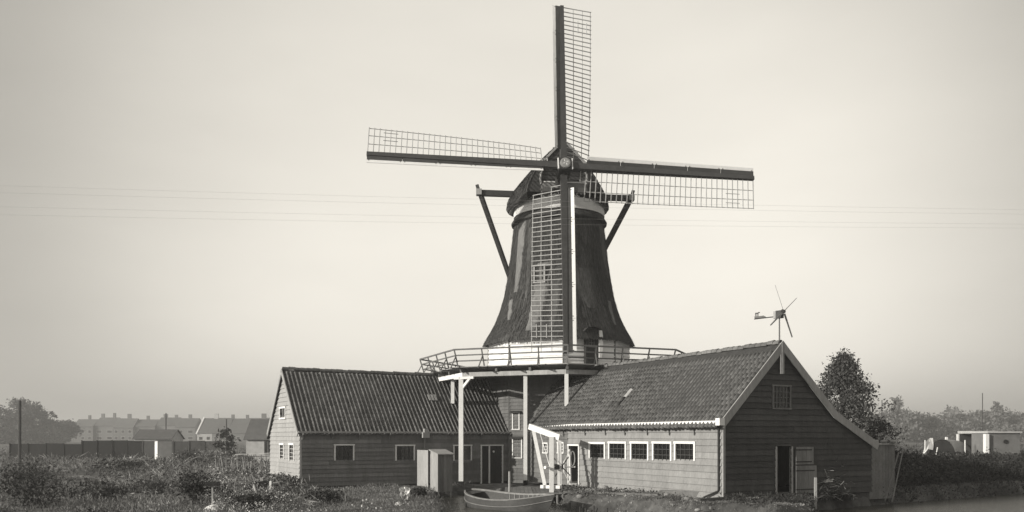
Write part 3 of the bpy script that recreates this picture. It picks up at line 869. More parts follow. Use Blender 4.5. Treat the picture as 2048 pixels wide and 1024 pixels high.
# cap
PSI = math.radians(6.15); TH = math.radians(14.73); ROLL = math.radians(1.888)
fwd = V(math.sin(PSI), -math.cos(PSI), 0); rgt = V(math.cos(PSI), math.sin(PSI), 0)
CC = V(MC.x-0.1, MC.y, 0)
capz = [16.46, 16.75, 17.2, 17.7, 18.2, 18.7, 19.2, 19.55, 19.75]
capw = [3.12, 3.08, 2.86, 2.48, 2.06, 1.60, 0.98, 0.56, 0.12]
def cap_pt(s, t):
    """s along the axis (front +), t in [-1,1] left bottom over ridge to right bottom"""
    q = 1-abs(t); z = float(np.interp(q, np.linspace(0, 1, 9), capz)); w = float(np.interp(q, np.linspace(0, 1, 9), capw))
    e = 3.25
    plan = math.sqrt(max(0.0, 1-(s/e)**2))
    tp = max(0, (z-16.4)/3.4)
    if s >= 0: f = plan*(1-tp)+tp*1.0*(1-0.12*(s/2.4))
    else: f = plan
    drop = 0.0
    if s < 0: drop = (z-16.4)*(1-plan)*0.75
    fl = 0.10*math.cos(s*0.9)*(1 if q < 0.1 else 0)
    x = w*f*(1 if t >= 0 else -1)
    wob = 0.02*mnoise.noise(Vector((x*1.5, s*1.5, z*1.5)))
    return CC+fwd*s+rgt*x+Z*(z-drop-fl+wob)
srow = [2.35, 2.2, 1.8, 1.2, 0.6, 0, -0.6, -1.2, -1.8, -2.3, -2.7, -3.0, -3.2]
trow = np.linspace(-1, 1, 41)
rows = [[cap_pt(s, t) for t in trow] for s in srow]
cm = MB().grid(rows)
low = lambda s, sd: cap_pt(s, sd)
# rolled underside of the eaves on both sides
for sd in (-1, 1):
    rr_ = []
    for s in srow:
        p = cap_pt(s, sd); c = CC+fwd*s
        inn = (V(c.x, c.y, p.z)-p); L_ = inn.length; inn = inn.normalized() if L_ > 1e-3 else rgt
        rr_.append([p, p+inn*0.04-Z*0.10, p+inn*0.16-Z*0.14, p+inn*min(0.62, L_)+Z*0.10])
    cm.grid(rr_)
capo = cm.build('cap', M['thatch_cap'], mill, smooth=True)
def cap_straw(r):
    s_ = r.uniform(-2.4, 2.2); sd = r.choice((-1, 1)); q = r.uniform(0.06, 0.93); w_ = r.uniform(0.02, 0.05); dq = r.uniform(0.06, 0.16); ds = r.normal()*0.05
    P_ = lambda a, b, o: cap_pt(a, sd*b)+rgt*(sd*o)+Z*o*0.7
    return [P_(s_-w_, q, 0.0), P_(s_+w_, q, 0.0), P_(s_+ds+w_, min(1, q+dq), r.uniform(0.02, 0.05)), P_(s_+ds-w_, min(1, q+dq), r.uniform(0.02, 0.05))]
straw('straw', cap_straw, 2600, M['thatch_cap'], capo)
straw('straw', cap_straw, 1200, M['thatch_mid'], capo)
# straw ends under the eaves
rr_ = random.Random(5); st = MB()
for i in range(130):
    s = rr_.uniform(-1.5, 2.3); sd = rr_.choice((-1, 1)); p = cap_pt(s, sd); c = CC+fwd*s
    inn = (V(c.x, c.y, p.z)-p).normalized()
    st.beam(p+inn*0.16-Z*0.15, p+inn*rr_.uniform(0.45, 0.7)+Z*0.07, 0.035, 0.03)
x_ = st.build('straw_ends', M['straw'], capo); x_['kind'] = 'stuff'
# front of the cap: boarded face, trims, breast beam, beard
face_pts = [cap_pt(2.33, t) for t in trow if abs(t) < 0.86]
MB().prism([p-fwd*0.10 for p in face_pts], fwd*0.08).build('cap_front', M['tarred'], mill)
for i in range(9):
    z_ = 17.35+0.24*i
    w_ = float(np.interp(z_, capz, capw))*0.88
    zz = min(z_, 19.4)
    w_ = max(0.08, min(1.35, w_*0.82))
    MB().box(CC+fwd*2.33-rgt*w_+Z*z_, rgt*2*w_, fwd*0.03, Z*0.20).build('front_board', M['tarred'], capo)
for sd in (-1, 1):
    a_ = cap_pt(2.36, sd*0.985*0.0+sd*0.02); b_ = cap_pt(2.36, sd*0.50)
    MB().beam(a_+fwd*0.06+Z*0.05, b_+fwd*0.06, 0.07, 0.12).build('cap_trim', M['pale'], mill)
    MB().tube([CC+fwd*2.42+rgt*sd*1.33+Z*17.28, CC+fwd*2.43+rgt*sd*1.40+Z*17.5, CC+fwd*2.43+rgt*sd*1.36+Z*17.9, CC+fwd*2.43+rgt*sd*1.2+Z*18.2], 0.065, 8).build('cap_trim', M['pale'], mill)
    MB().box(CC+fwd*2.25+rgt*(sd*1.05-0.27)+Z*16.78, rgt*0.54, fwd*0.45, Z*0.26).build('beam_end', M['pale'], mill)
bp_ = [(-1.4, 16.9), (-1.32, 17.22), (-1.2, 17.34), (1.2, 17.34), (1.32, 17.22), (1.4, 16.9), (0.7, 16.86), (0.62, 17.02), (-0.62, 17.02), (-0.7, 16.86)]
MB().prism([CC+fwd*2.35+rgt*a+Z*b for a, b in bp_], fwd*0.22).build('breast_beam', M['breast'], mill)
MB().beam(CC+fwd*2.6-rgt*1.22+Z*17.36, CC+fwd*2.6+rgt*1.22+Z*17.36, 0.05, 0.06).build('beam_moulding', M['white_wood'], mill)
for sd in (-1, 1):
    for pts_, r_ in (([CC+fwd*2.42+rgt*sd*(0.35+0.9*t)+Z*(16.62+0.10*math.sin(t*7)-0.10*t) for t in np.linspace(0, 1, 12)], 0.035),
                     ([CC+fwd*2.42+rgt*sd*(0.9+0.14*math.cos(x))+Z*(16.72+0.11*math.sin(x)) for x in np.linspace(0, 5, 10)], 0.028),
                     ([CC+fwd*2.42+rgt*sd*(0.45+0.14*math.cos(x))+Z*(16.76+0.11*math.sin(x)) for x in np.linspace(1, 6, 10)], 0.028)):
        MB().tube(pts_, r_, 6).build('beard_scroll', M['white_wood'], mill, smooth=True)

# windshaft
HUB = V(2.9687, 49.989, 17.746)
ax = V(math.sin(PSI)*math.cos(TH), -math.cos(PSI)*math.cos(TH), math.sin(TH))
e0 = rgt
w0 = ax.cross(e0)
MB().tube([HUB-ax*3.2, HUB-ax*0.4], 0.30, 16).build('windshaft', M['sail_dark'], mill, smooth=True)
ws = MB().box(HUB-ax*0.55-e0*0.36-w0*0.36, e0*0.72, w0*0.72, ax*1.06).build('poll_end', M['iron'], mill)
MB().tube([HUB+ax*0.5, HUB+ax*0.60, HUB+ax*0.63], [0.31, 0.31, 0.24], 20).build('poll_disc', M['breast'], ws)
for k in range(4):
    a = k*PI/2+0.35
    d1 = e0*math.cos(a)+w0*math.sin(a); d2 = e0*math.cos(a+0.5)+w0*math.sin(a+0.5)
    MB().prism([HUB+ax*0.632+d1*0.03, HUB+ax*0.632+d1*0.23, HUB+ax*0.632+d2*0.10], ax*0.006).build('star_point', M['white'], ws)
for sd in (-1, 1):
    MB().box(HUB+ax*0.42+e0*(sd*0.40-0.03)-w0*0.34, e0*0.06, w0*0.68, ax*0.1).build('poll_wedge', M['white'], ws)
MB().beam(HUB-ax*2.0-Z*0.55-rgt*1.1, HUB-ax*2.0-Z*0.55+rgt*1.1, 0.4).build('neck_bearing', M['wood'], mill)

# sails
L_SAIL = 11.14
def make_sail(k):
    ang = ROLL+k*PI/2                 # clockwise as seen from the camera
    rad = w0*math.cos(ang)+e0*math.sin(ang)
    cw = e0*math.cos(ang)-w0*math.sin(ang)
    off = ax*(0.18 if k % 2 else -0.18)
    H0 = HUB+off
    def P(r, c, d=0.0): return H0+rad*r+cw*c+ax*d
    st = MB()
    n_ = 8
    rowsx = []
    for i in range(n_+1):
        r = -0.3+(L_SAIL+0.3)*i/n_; t = i/n_
        h = 0.19*(1-t)+0.11*t
        rowsx.append([P(r, -h, -h), P(r, h, -h), P(r, h, h), P(r, -h, h)])
    st.grid(rowsx, close=True); st.poly(rowsx[-1])
    sail = st.build('sail', M['sail_dark'], mill)
    weather = lambda r: math.radians(27-(27-7)*((r-1.3)/(L_SAIL-1.3))**0.8 if r > 1.3 else 27)
    def bar_dir(r):
        w = weather(r); return cw*math.cos(w)-ax*math.sin(w)
    # leading boards, five lengths with dark board and white outer edge
    cuts = np.linspace(1.25, L_SAIL-0.02, 6)
    for a, b in zip(cuts[:-1], cuts[1:]):
        def edge(r, c0, c1, th):
            d = bar_dir(r)
            return [P(r, 0)-d*c0+ax*0.02, P(r, 0)-d*c1+ax*0.02, P(r, 0)-d*c1+ax*(0.02+th), P(r, 0)-d*c0+ax*(0.02+th)]
        a2, b2 = a+0.01, b-0.01
        MB().quadhex(edge(a2, 0.10, 0.40, 0.025)+edge(b2, 0.10, 0.40, 0.025)).build('wind_board', M['sail_dark'], sail)
        MB().quadhex(edge(a2, 0.405, 0.60, 0.03)+edge(b2, 0.405, 0.60, 0.03)).build('edge_board', M['white'], sail)
        for rr in (a+0.12, b-0.12):
            d = bar_dir(rr)
            MB().beam(P(rr, 0)-d*0.37+ax*0.05, P(rr, 0)-d*0.46+ax*0.05, 0.04, 0.02, up=ax).build('board_batten', M['sail_dark'], sail)
    # lattice: cross bars and three long laths
    N = 34
    rs = np.linspace(0.95, L_SAIL-0.05, N)
    wid = 1.82
    for i, r in enumerate(rs):
        d = bar_dir(r)
        w_ = wid if i else wid*0.4
        MB().beam(P(r, 0), P(r, 0)+d*(w_+0.05), 0.045, 0.035, up=ax).build('sail_bar', M['lattice'], sail)
    for q in (0.40, 0.72, 1.0):
        pts = [P(r, 0)+bar_dir(r)*wid*q-ax*0.03 for r in rs[(0 if q < 0.5 else 1):]]
        MB().tube(pts, 0.022, 4).build('sail_lath', M['lattice'], sail)
    for q in (0.56, 0.86):
        pts = [P(r, 0)+bar_dir(r)*wid*q+ax*0.03 for r in (rs[-6]-0.1, rs[-5], rs[-4]+0.1)]
        MB().tube(pts, 0.02, 4).build('sail_lath', M['lattice'], sail)
    return sail
for k in range(4): make_sail(k)
# long spruit through the cap and the braces to the tail
spL, spR = at(958, 386, 53.7), at(1263, 397, 55.1)
MB().beam(spL, spR, 0.30, 0.34).build('spruit_beam', M['sail_dark'], mill)
for p, d in ((spL, -1), (spR, 1)):
    MB().box(p+V(-0.17, -0.22, -0.14), V(0.34, 0, 0), V(0, 0.44, 0), V(0, 0, 0.36)).build('spruit_end', M['pale'], mill)
    MB().beam(p+V(0.0, 0, 0.1), p+V(0.12*d, 0.05, 0.5), 0.2).build('spruit_peg', M['sail_dark'], mill)
tail = V(MC.x-0.9, MC.y+7.2, 7.4)
MB().beam(spL+V(0.12, 0, -0.15), tail, 0.24).build('tail_brace', M['sail_dark'], mill)
MB().beam(spR+V(-0.12, 0, -0.15), tail+V(0.2, 0, 0), 0.26).build('tail_brace', M['sail_dark'], mill)
MB().beam(CC-fwd*2.6+Z*17.0, tail-Z*0.3, 0.3).build('tail_pole', M['sail_dark'], mill)

# ------------------------------------------------------------------ small wind charger on the right barn
wc0 = topA+Z*0.0+nFr*0.05+V(-0.06, 0, 0)
wch = thing('wind_charger', 'small four bladed wind charger on a thin pole above the tarred gable', 'wind charger', wc0)
HB = V(wc0.x+0.0, wc0.y, 7.38)
MB().tube([wc0-Z*0.3, wc0+Z*0.5, HB-Z*0.1], [0.035, 0.03, 0.028], 8).build('pole', M['wood'], wch)
td = V(-0.671, 0.741, 0).normalized(); rd = V(0.741, 0.671, 0).normalized()
MB().box(HB-td*0.13-rd*0.11-Z*0.17, td*0.24, rd*0.22, Z*0.30).build('housing', M['iron'], wch)
MB().box(HB+td*0.112-rd*0.08-Z*0.18, td*0.12, rd*0.16, Z*0.3).build('housing_cover', M['pale'], wch)
MB().tube([HB-td*0.13+Z*0.08, HB-td*0.25+Z*0.08], [0.10, 0.06], 12).build('hub', M['iron'], wch)
HR = HB-td*0.20+Z*0.08
for a_ in (-33, 57, 147, 237):
    r_ = Z*math.cos(math.radians(a_))+rd*math.sin(math.radians(a_)); c_ = td.cross(r_)
    p0, p1 = HR+r_*0.10, HR+r_*1.18
    tw = (c_*0.8+td*0.6).normalized()
    MB().quadhex([p0-tw*0.035, p0+tw*0.035, p0+tw*0.035+td*0.012, p0-tw*0.035+td*0.012, p1-tw*0.022, p1+tw*0.022, p1+tw*0.022+td*0.01, p1-tw*0.022+td*0.01]).build('blade', M['wood'], wch)
MB().tube([HB+td*0.22-Z*0.09, HB+td*1.15-Z*0.09], 0.022, 6).build('tail_boom', M['iron'], wch)
vp = [(0.62, -0.11), (1.18, -0.11), (1.14, -0.055), (1.18, 0.01), (0.72, 0.01), (0.62, -0.05)]
MB().prism([HB+td*a+Z*b for a, b in vp], rd*0.015).build('vane', M['mill_wall'], wch)
an = MB()
an.box(HB+td*1.12+Z*0.11, td*-0.15, rd*0.02, Z*0.05)
for q in (1.12, 1.08, 1.01, 0.99): an.box(HB+td*q+Z*0.01, td*-0.015, rd*0.02, Z*0.105)
an.box(HB+td*0.985+Z*0.135, td*-0.08, rd*0.02, Z*0.04)
an.build('vane_animal', M['iron'], wch)

# ------------------------------------------------------------------ dock, crane, boat, posts
DZ = -0.17
dk0 = V(-0.35, 40.6, 0)
dock = thing('dock', 'low plank dock in front of the mill with open side piles', 'dock', (dk0.x, dk0.y, WATER_Z))
x_ = -0.35
rr_ = random.Random(11)
while x_ < 4.35:
    wd = 0.19
    yb = 45.0 if x_ < 2.3 else C0.y+(C0.x-x_)/0.463*0.886-0.35
    yf = 40.25+rr_.uniform(-0.02, 0.02)+(0.35*max(0, x_-2.4))
    if yb > yf+0.3:
        MB().box(V(x_, yf, DZ-0.05+rr_.uniform(-.006, .006)), V(wd-0.012, 0, 0), V(0, yb-yf, 0), V(0, 0, 0.05)).build('plank', M['wood'], dock)
    x_ += wd
MB().beam((-0.3, 40.4, DZ-0.13), (2.4, 40.4, DZ-0.13), 0.12, 0.14).beam((2.4, 40.45, DZ-0.13), (4.3, 41.2, DZ-0.13), 0.12, 0.14).build('front_beam', M['wood_dark'], dock)
for x_ in (-0.25, 0.2, 0.65, 1.1, 1.55, 2.1, 3.0, 4.2):
    yy = 40.35+0.35*max(0, x_-2.4)
    MB().tube([V(x_, yy, -1.5), V(x_, yy, DZ-0.04)], 0.06, 8).build('pile', M['wood'], dock)

crane = thing('crane', 'white wooden hand crane with slanted jib standing on the dock', 'crane', (1.77, 40.75, DZ))
cy = 40.75
PA, PB = at(1103, 900, cy), at(1119, 900, cy+0.55)
zt = 2.42
MB().box(V(PA.x-0.10, cy-0.10, DZ-0.0), V(0.20, 0, 0), V(0, 0.20, 0), V(0, 0, zt-DZ)).build('post', M['white'], crane)
MB().box(V(PB.x-0.09, cy+0.43, DZ), V(0.18, 0, 0), V(0, 0.22, 0), V(0, 0, zt-0.05-DZ)).build('post', M['white_wood'], crane)
jl, jr = at(1060, 853, cy+1.1), at(1121, 875, cy-0.1)
MB().beam(jl, jr, 0.22, 0.27).build('jib', M['white'], crane)
MB().beam(at(1067, 862, cy+0.95), at(1090, 972, cy+0.35), 0.16, 0.17).build('strut', M['white'], crane)
MB().beam(at(1083, 973, cy+0.42), at(1122, 974, cy-0.0), 0.30, 0.15).build('sill_beam', M['white'], crane)
cm_ = at(1110, 934, cy+0.3)
dr = V(0.62, 0.78, 0).normalized()
MB().tube([cm_-dr*0.05, cm_+dr*0.5], 0.13, 12).build('drum', M['wood_dark'], crane)
MB().tube([cm_-dr*0.75, cm_-dr*0.05], 0.035, 8).tube([cm_-dr*0.80, cm_-dr*0.70], 0.075, 8).build('axle', M['white'], crane)
ce = cm_+dr*0.55
for a_ in (40, 130, 220, 310):
    r_ = Z*math.cos(math.radians(a_))+dr.cross(Z)*math.sin(math.radians(a_))
    MB().tube([ce, ce+r_*0.62], 0.025, 6).build('handspike', M['wood'], crane)
MB().tube([at(1080, 866, cy+0.7), at(1099, 932, cy-0.02)], 0.014, 5).tube([at(1118, 885, cy+0.3), at(1121, 968, cy+0.3)], 0.014, 5).build('rope', M['white_wood'], crane)

wf = thing('winch_frame', 'white K-braced winch frame by the open barn door', 'winch', (at(1139, 970, 43.2).x, 43.2, DZ))
w_b, w_t = at(1141, 969, 43.2), at(1139, 899, 43.2)
MB().tube([w_b, w_t], 0.05, 8).build('upright', M['white'], wf)
MB().tube([w_t, at(1128, 924, 42.9), at(1128, 944, 42.9), at(1140, 966, 43.15)], 0.028, 6).build('brace', M['white'], wf)
MB().tube([at(1128, 934, 42.9), at(1148, 934, 43.3), at(1150, 934, 43.3)], [0.03, 0.03, 0.06], 8).build('crank_bar', M['white'], wf)
MB().tube([w_t+V(0.18, 0.3, 0.0)+V(0.11*math.cos(x), 0.0, 0.36*math.sin(x)-0.45) for x in np.linspace(0, 2*PI, 15)[:-1]], 0.03, 6, closed=True).build('rope_coil', M['wood_pale'], wf)

# rowing boat
bA, bB = V(-1.95, 39.3, 0), V(1.75, 35.6, 0)
boat = thing('rowing_boat', 'open wooden rowing boat with pale gunwale moored at the dock', 'boat', (0, 37.5, WATER_Z))
bd = (bB-bA); bl = bd.length; bd.normalize(); bs = V(bd.y, -bd.x, 0)
def hull(t, k, inset=0.0):
    """t 0 stern (left) .. 1 bow (right); k in [-1,1] across"""
    wv = (0.74*math.sin(PI*min(1, max(0, (t*0.86+0.10))))**0.55)*(1-0.0*t)
    if t < 0.12: wv *= 0.55+0.45*(t/0.12)**0.5
    if t > 0.80: wv *= max(0.05, 1-((t-0.8)/0.2)**1.6)
    sheer = -0.20+0.22*(2*t-1)**2+0.04*t
    keel = -0.98+0.35*max(0, (t-0.75)/0.25)**1.5+0.18*max(0, (0.15-t)/0.15)
    a = abs(k); prof = 1-(1-a)**2.2 if a < 1 else 1
    zz = keel+(sheer-keel)*a**2.6
    rake = 0.35*max(0, (t-0.8)/0.2)*((zz-keel)/max(0.1, sheer-keel))
    w = max(0.01, wv-inset)*prof*(1 if k >= 0 else -1)
    return bA+bd*(t*(bl-0.35)+rake)+bs*w*1.15+Z*(zz+inset*0.9*(1-a)-0.13*w)
ts = np.linspace(0, 1, 25); ks = np.linspace(-1, 1, 17)
outer = [[hull(t, k) for k in ks] for t in ts]
inner = [[hull(t, k, 0.045) for k in ks] for t in ts]
hm = MB().grid(outer).grid(inner)
hm.poly([hull(0, k) for k in ks])
hb = hm.build('hull', M['boat'], boat, smooth=True)
for sd in (-1, 1):
    MB().grid([[hull(t, sd)+bs*sd*0.03+Z*0.0, hull(t, sd)+bs*sd*0.03+Z*0.045, hull(t, sd, 0.06)+Z*0.045, hull(t, sd, 0.06)-Z*0.02] for t in ts]).build('gunwale', M['wood2'], boat)
    MB().tube([hull(t, sd*0.86)+bs*sd*0.015 for t in ts], 0.022, 6).build('rubbing_strake', M['wood'], boat)
for t in np.linspace(0.38, 0.86, 9):
    MB().tube([hull(t, k, 0.055) for k in np.linspace(-1, 1, 13)], 0.022, 5).build('rib', M['wood_pale'], boat)
for t in (0.40, 0.62):
    p, q = hull(t, -0.86, 0.05), hull(t, 0.86, 0.05)
    MB().beam(p, q, 0.24, 0.035).build('thwart', M['wood'], boat)
MB().grid([[hull(t, k)+Z*0.004 for k in (-1, -0.97)]+[hull(t, 0.97)*0.5+hull(t, -0.97)*0.5+Z*0.03]+[hull(t, k)+Z*0.004 for k in (0.97, 1)] for t in np.linspace(0.0, 0.10, 4)]).build('stern_deck', M['boat_in'], boat)
MB().prism([hull(0.3, 0.3, 0.08)+Z*0.05, hull(0.3, -0.3, 0.08)+Z*0.05, hull(0.85, -0.25, 0.08)+Z*0.05, hull(0.85, 0.25, 0.08)+Z*0.05], Z*0.02).build('floor_board', M['boat_in'], boat)

mp = at(1019, 985, 40.1)
tag(MB().tube([V(mp.x, mp.y, -1.4), V(mp.x, mp.y, z_at(943, mp))], [0.06, 0.05], 8).build('mooring_post', M['wood_pale']), 'thin upright mooring post at the left corner of the dock', 'post')
tp = at(1136, 990, 40.1)
tag(MB().tube([V(tp.x+0.26*math.cos(a), tp.y-0.05+0.10*math.sin(a), tp.z-0.06+0.17*math.sin(a)) for a in np.linspace(0, 2*PI, 22)[:-1]], 0.04, 8, closed=True).build('tyre', M['wood'], smooth=True), 'round rope fender hung on the dock edge right of the crane', 'fender')
sl_ = {1140: 'tallest dark stake in the water right of the dock', 1160: 'short stake in the water, second from the dock', 1166: 'thick dark stake in the water, third from the dock',
       1171: 'stubby stake behind the thick stake in the water', 1187: 'dark stake in the water below the first barn window', 1214: 'dark stake in the water below the second barn window',
       1251: 'short stake in the water below the third barn window', 1272: 'lowest stake, rightmost in the row along the bank'}
for (px, yt, Yd) in ((1140, 1005, 36.2), (1160, 1013, 35.8), (1166, 1008, 35.9), (1171, 1017, 35.6), (1187, 1011, 35.2), (1214, 1016, 34.6), (1251, 1020, 33.8), (1272, 1022, 33.4)):
    p = at(px, yt, Yd)
    tag(MB().tube([V(p.x, p.y, -1.4), p+V(0.01, 0, 0)], [0.04, 0.034], 7).build('stake', M['wood_dark']), sl_[px], 'stake', 'stakes in the water along the bank')

# outhouse over the ditch and its screen
oh = thing('outhouse', 'narrow pale outhouse on legs with sloping lid roof before the dark barn', 'outhouse', (at(890, 985, 44.5).x, 44.5, -0.5))
oc = at(876, 940, 44.4); oc.z = 0
ow, od = s_of(905, oc, DG), 1.0
oz0, ozt = z_at(984, oc), z_at(909, oc)
fl_ = MB()
nb_ = 5
for i in range(nb_):
    MB().box(oc+DG*(ow*i/nb_+0.003)+Z*oz0, DG*(ow/nb_-0.006), DL*0.03, Z*(ozt-oz0-0.02)).build('front_board', M['dark_green'], oh)  # darker colour stands in for the shade on the front
for i in range(5):
    MB().box(oc+DL*(0.035+(od-0.035)*i/5+0.003)+Z*(oz0), DL*((od-0.035)/5-0.006), DG*0.03, Z*(ozt-oz0+0.16*(i+.5)/5)).build('side_board', M['pale'], oh)
MB().box(oc+DL*od+Z*oz0, DG*ow, DL*0.03, Z*(ozt-oz0)).box(oc+DG*(ow-0.03)+DL*0.04+Z*oz0, DG*0.03, DL*(od-0.05), Z*(ozt-oz0+.05)).build('wall', M['pale'], oh)
MB().quadhex([oc+DG*-0.06+DL*-0.12+Z*(ozt-0.02), oc+DG*(ow+0.08)+DL*-0.12+Z*(ozt-0.02), oc+DG*(ow+0.08)+DL*(od+.1)+Z*(ozt+0.20), oc+DG*-0.06+DL*(od+.1)+Z*(ozt+0.20),
              oc+DG*-0.06+DL*-0.12+Z*(ozt+0.03), oc+DG*(ow+0.08)+DL*-0.12+Z*(ozt+0.03), oc+DG*(ow+0.08)+DL*(od+.1)+Z*(ozt+0.25), oc+DG*-0.06+DL*(od+.1)+Z*(ozt+0.25)]).build('roof', M['pale'], oh)
for a, b in ((0.05, 0.05), (ow-0.07, 0.05), (0.05, od-0.05), (ow-0.07, od-0.05)):
    MB().beam(oc+DG*a+DL*b+Z*-1.2, oc+DG*a+DL*b+Z*(oz0+0.01), 0.07).build('leg', M['wood'], oh)
scr = thing('board_screen', 'pale vertical board screen between the outhouse and the dark barn wall', 'screen', (oc.x, oc.y+2, -0.3))
so = oc+DL*1.16-DG*0.08
for i in range(8):
    MB().box(so+DL*(0.19*i)+Z*(z_at(972, so)-0.05), DL*0.183, DG*0.03, Z*(ozt+0.10-z_at(972, so)+0.15)).build('board', M['pale'], scr)
MB().beam(so+DG*0.06+Z*0.9, so+DG*0.06+DL*1.5+Z*0.9, 0.05).build('rail', M['wood'], scr)

# ------------------------------------------------------------------ plants and trees
def shrub(name, label, cat, P, r, h, mat, n=900, leaf=0.10, group=None, upright=0.2, seed=0, stems=5, aspect=0.5):
    rg = np.random.default_rng(seed)
    P = Vector(P)
    t = thing(name, label, cat, P, group)
    k = max(5, int(n/70))
    c = rg.normal(size=(k, 3)); c /= np.linalg.norm(c, axis=1)[:, None]
    c *= rg.uniform(0.35, 1.0, k)[:, None]
    c = c*np.array([r*0.8, r*0.8, h*0.42])+np.array([P.x, P.y, P.z+h*0.5])
    ci = rg.integers(0, k, n)
    pts = c[ci]+rg.normal(size=(n, 3))*np.array([r*0.26, r*0.26, h*0.13])
    pts[:, 2] = np.maximum(pts[:, 2], P.z+0.02)
    leaf_obj('foliage', pts, leaf, mat, t, rg, upright, aspect)
    m = MB()
    for i in range(stems):
        q = c[i % k]; m.tube([P+V(rg.uniform(-.1, .1)*r, rg.uniform(-.1, .1)*r, -0.1), P.lerp(Vector(q), 0.55)+V(0, 0, 0.05), Vector(q)], [0.03*h, 0.02*h, 0.008*h], 5)
    m.build('stem', M['bark'], t)
    return t

def tree(name, label, P, H, W, mat, n=3000, leaf=0.3, trunk=0.3, group=None, seed=0, shape='round', low=0.25, spread=0.16):
    rg = np.random.default_rng(seed)
    P = Vector(P); t = thing(name, label, 'tree', P, group)
    tr = MB()
    top = P+V(rg.normal()*0.03*H, 0, H*0.9)
    tr.tube([P-Z*0.2, P+Z*H*0.3+V(rg.normal()*.02*H, 0, 0), P.lerp(top, 0.65), top], [trunk*H*0.05+0.03, trunk*H*0.04+.02, trunk*H*0.02+.01, 0.01], 7)
    k = max(14, n//75)
    cs = []
    for i in range(k):
        f = rg.uniform(0, 1)
        z = low+(1-low)*f
        if shape == 'poplar': rad = 0.9*math.sin(PI*(0.12+0.85*f))**0.6
        elif shape == 'oval': rad = math.sin(PI*min(1, 0.30+0.72*f))**0.8+0.04
        elif shape == 'cone': rad = (1-f)**0.75+0.08
        else: rad = math.sqrt(max(0.02, 1-(2*f-0.85)**2/1.35))*(1.0 if f < 0.8 else 0.8)
        a = rg.uniform(0, 2*PI); q = rg.uniform(0.25, 1.0)**0.6*rad*W/2*rg.uniform(0.75, 1.12)
        cs.append((P.x+q*math.cos(a), P.y+q*math.sin(a), P.z+z*H*rg.uniform(0.96, 1.03)))
    cs = np.array(cs)
    for i in range(0, min(k, 22)):
        c = Vector(cs[i]); b = P.lerp(top, max(0.15, min(0.85, (c.z-P.z)/H*0.75)))
        tr.tube([b, b.lerp(c, 0.5)+V(0, 0, -0.02*H), c], [trunk*H*0.012+.008, trunk*H*0.007+.005, 0.004], 5)
    tr.build('trunk', M['bark'], t)
    ci = rg.integers(0, k, n)
    pts = cs[ci]+rg.normal(size=(n, 3))*np.array([W*spread*0.5, W*spread*0.5, H*spread*0.28])
    leaf_obj('crown', pts, leaf, mat, t, rg, 0.15, 0.55)
    return t

# the leafy tree behind the right barn
tb = at(1692, 872, 50.0)
tree('leafy_tree', 'bushy leafy tree rising behind the right slope of the tarred gable', (tb.x-0.1, 50.0, 0), 6.9, 4.9, M['leaf'], 23000, 0.14, 0.5, seed=4, shape='oval', low=0.05, spread=0.10)
tree('leafy_tree', 'low dark shrubby tree at the foot of the leafy tree, by the lean-to', (tb.x+1.4, 49.0, 0), 3.4, 3.2, M['leaf_dark'], 4500, 0.13, 0.5, seed=5, low=0.02)

# far trees on the right
tl = []
for i in range(26):
    px = 1752+i*12.5+random.uniform(-5, 5); Yd = random.uniform(330, 450)
    yt = random.uniform(818, 840) + (6 if px < 1800 else 0)
    p = at(px, yt, Yd)
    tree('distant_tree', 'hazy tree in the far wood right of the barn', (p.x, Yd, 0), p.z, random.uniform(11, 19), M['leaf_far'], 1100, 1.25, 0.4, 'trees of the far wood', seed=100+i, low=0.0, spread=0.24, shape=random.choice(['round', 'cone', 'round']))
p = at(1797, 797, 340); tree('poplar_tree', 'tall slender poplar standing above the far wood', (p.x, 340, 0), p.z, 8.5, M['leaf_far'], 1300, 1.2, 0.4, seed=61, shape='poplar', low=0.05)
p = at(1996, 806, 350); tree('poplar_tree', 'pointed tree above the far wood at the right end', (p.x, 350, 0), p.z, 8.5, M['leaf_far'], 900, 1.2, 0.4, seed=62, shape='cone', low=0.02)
# far trees on the left
for i, (px, yt, Yd, W_, lab) in enumerate(((40, 806, 300, 14, 'broad dark tree at the far left behind the pole'), (66, 812, 310, 13, 'broad dark tree right of the far-left pole'), (98, 842, 330, 12, 'low round tree between the tall trees and the terrace'), (126, 842, 340, 12, 'low round tree beside the first terrace house'),
                                           (-8, 815, 300, 18, 'dark tree cut by the left picture edge'))):
    p = at(px, yt, Yd); tree('garden_tree', lab, (p.x, Yd, -0.3), p.z+0.3, W_, M['leaf'], 3600, 0.95, 0.5, seed=80+i, low=0.0, spread=0.2)
p = at(452, 858, 96); tree('small_fir', 'small pointed tree in front of the far roofs left of the hut', (p.x, 96, -0.3), p.z+0.3, 3.4, M['leaf_dark'], 900, 0.28, 0.5, seed=90, shape='cone', low=0.03)

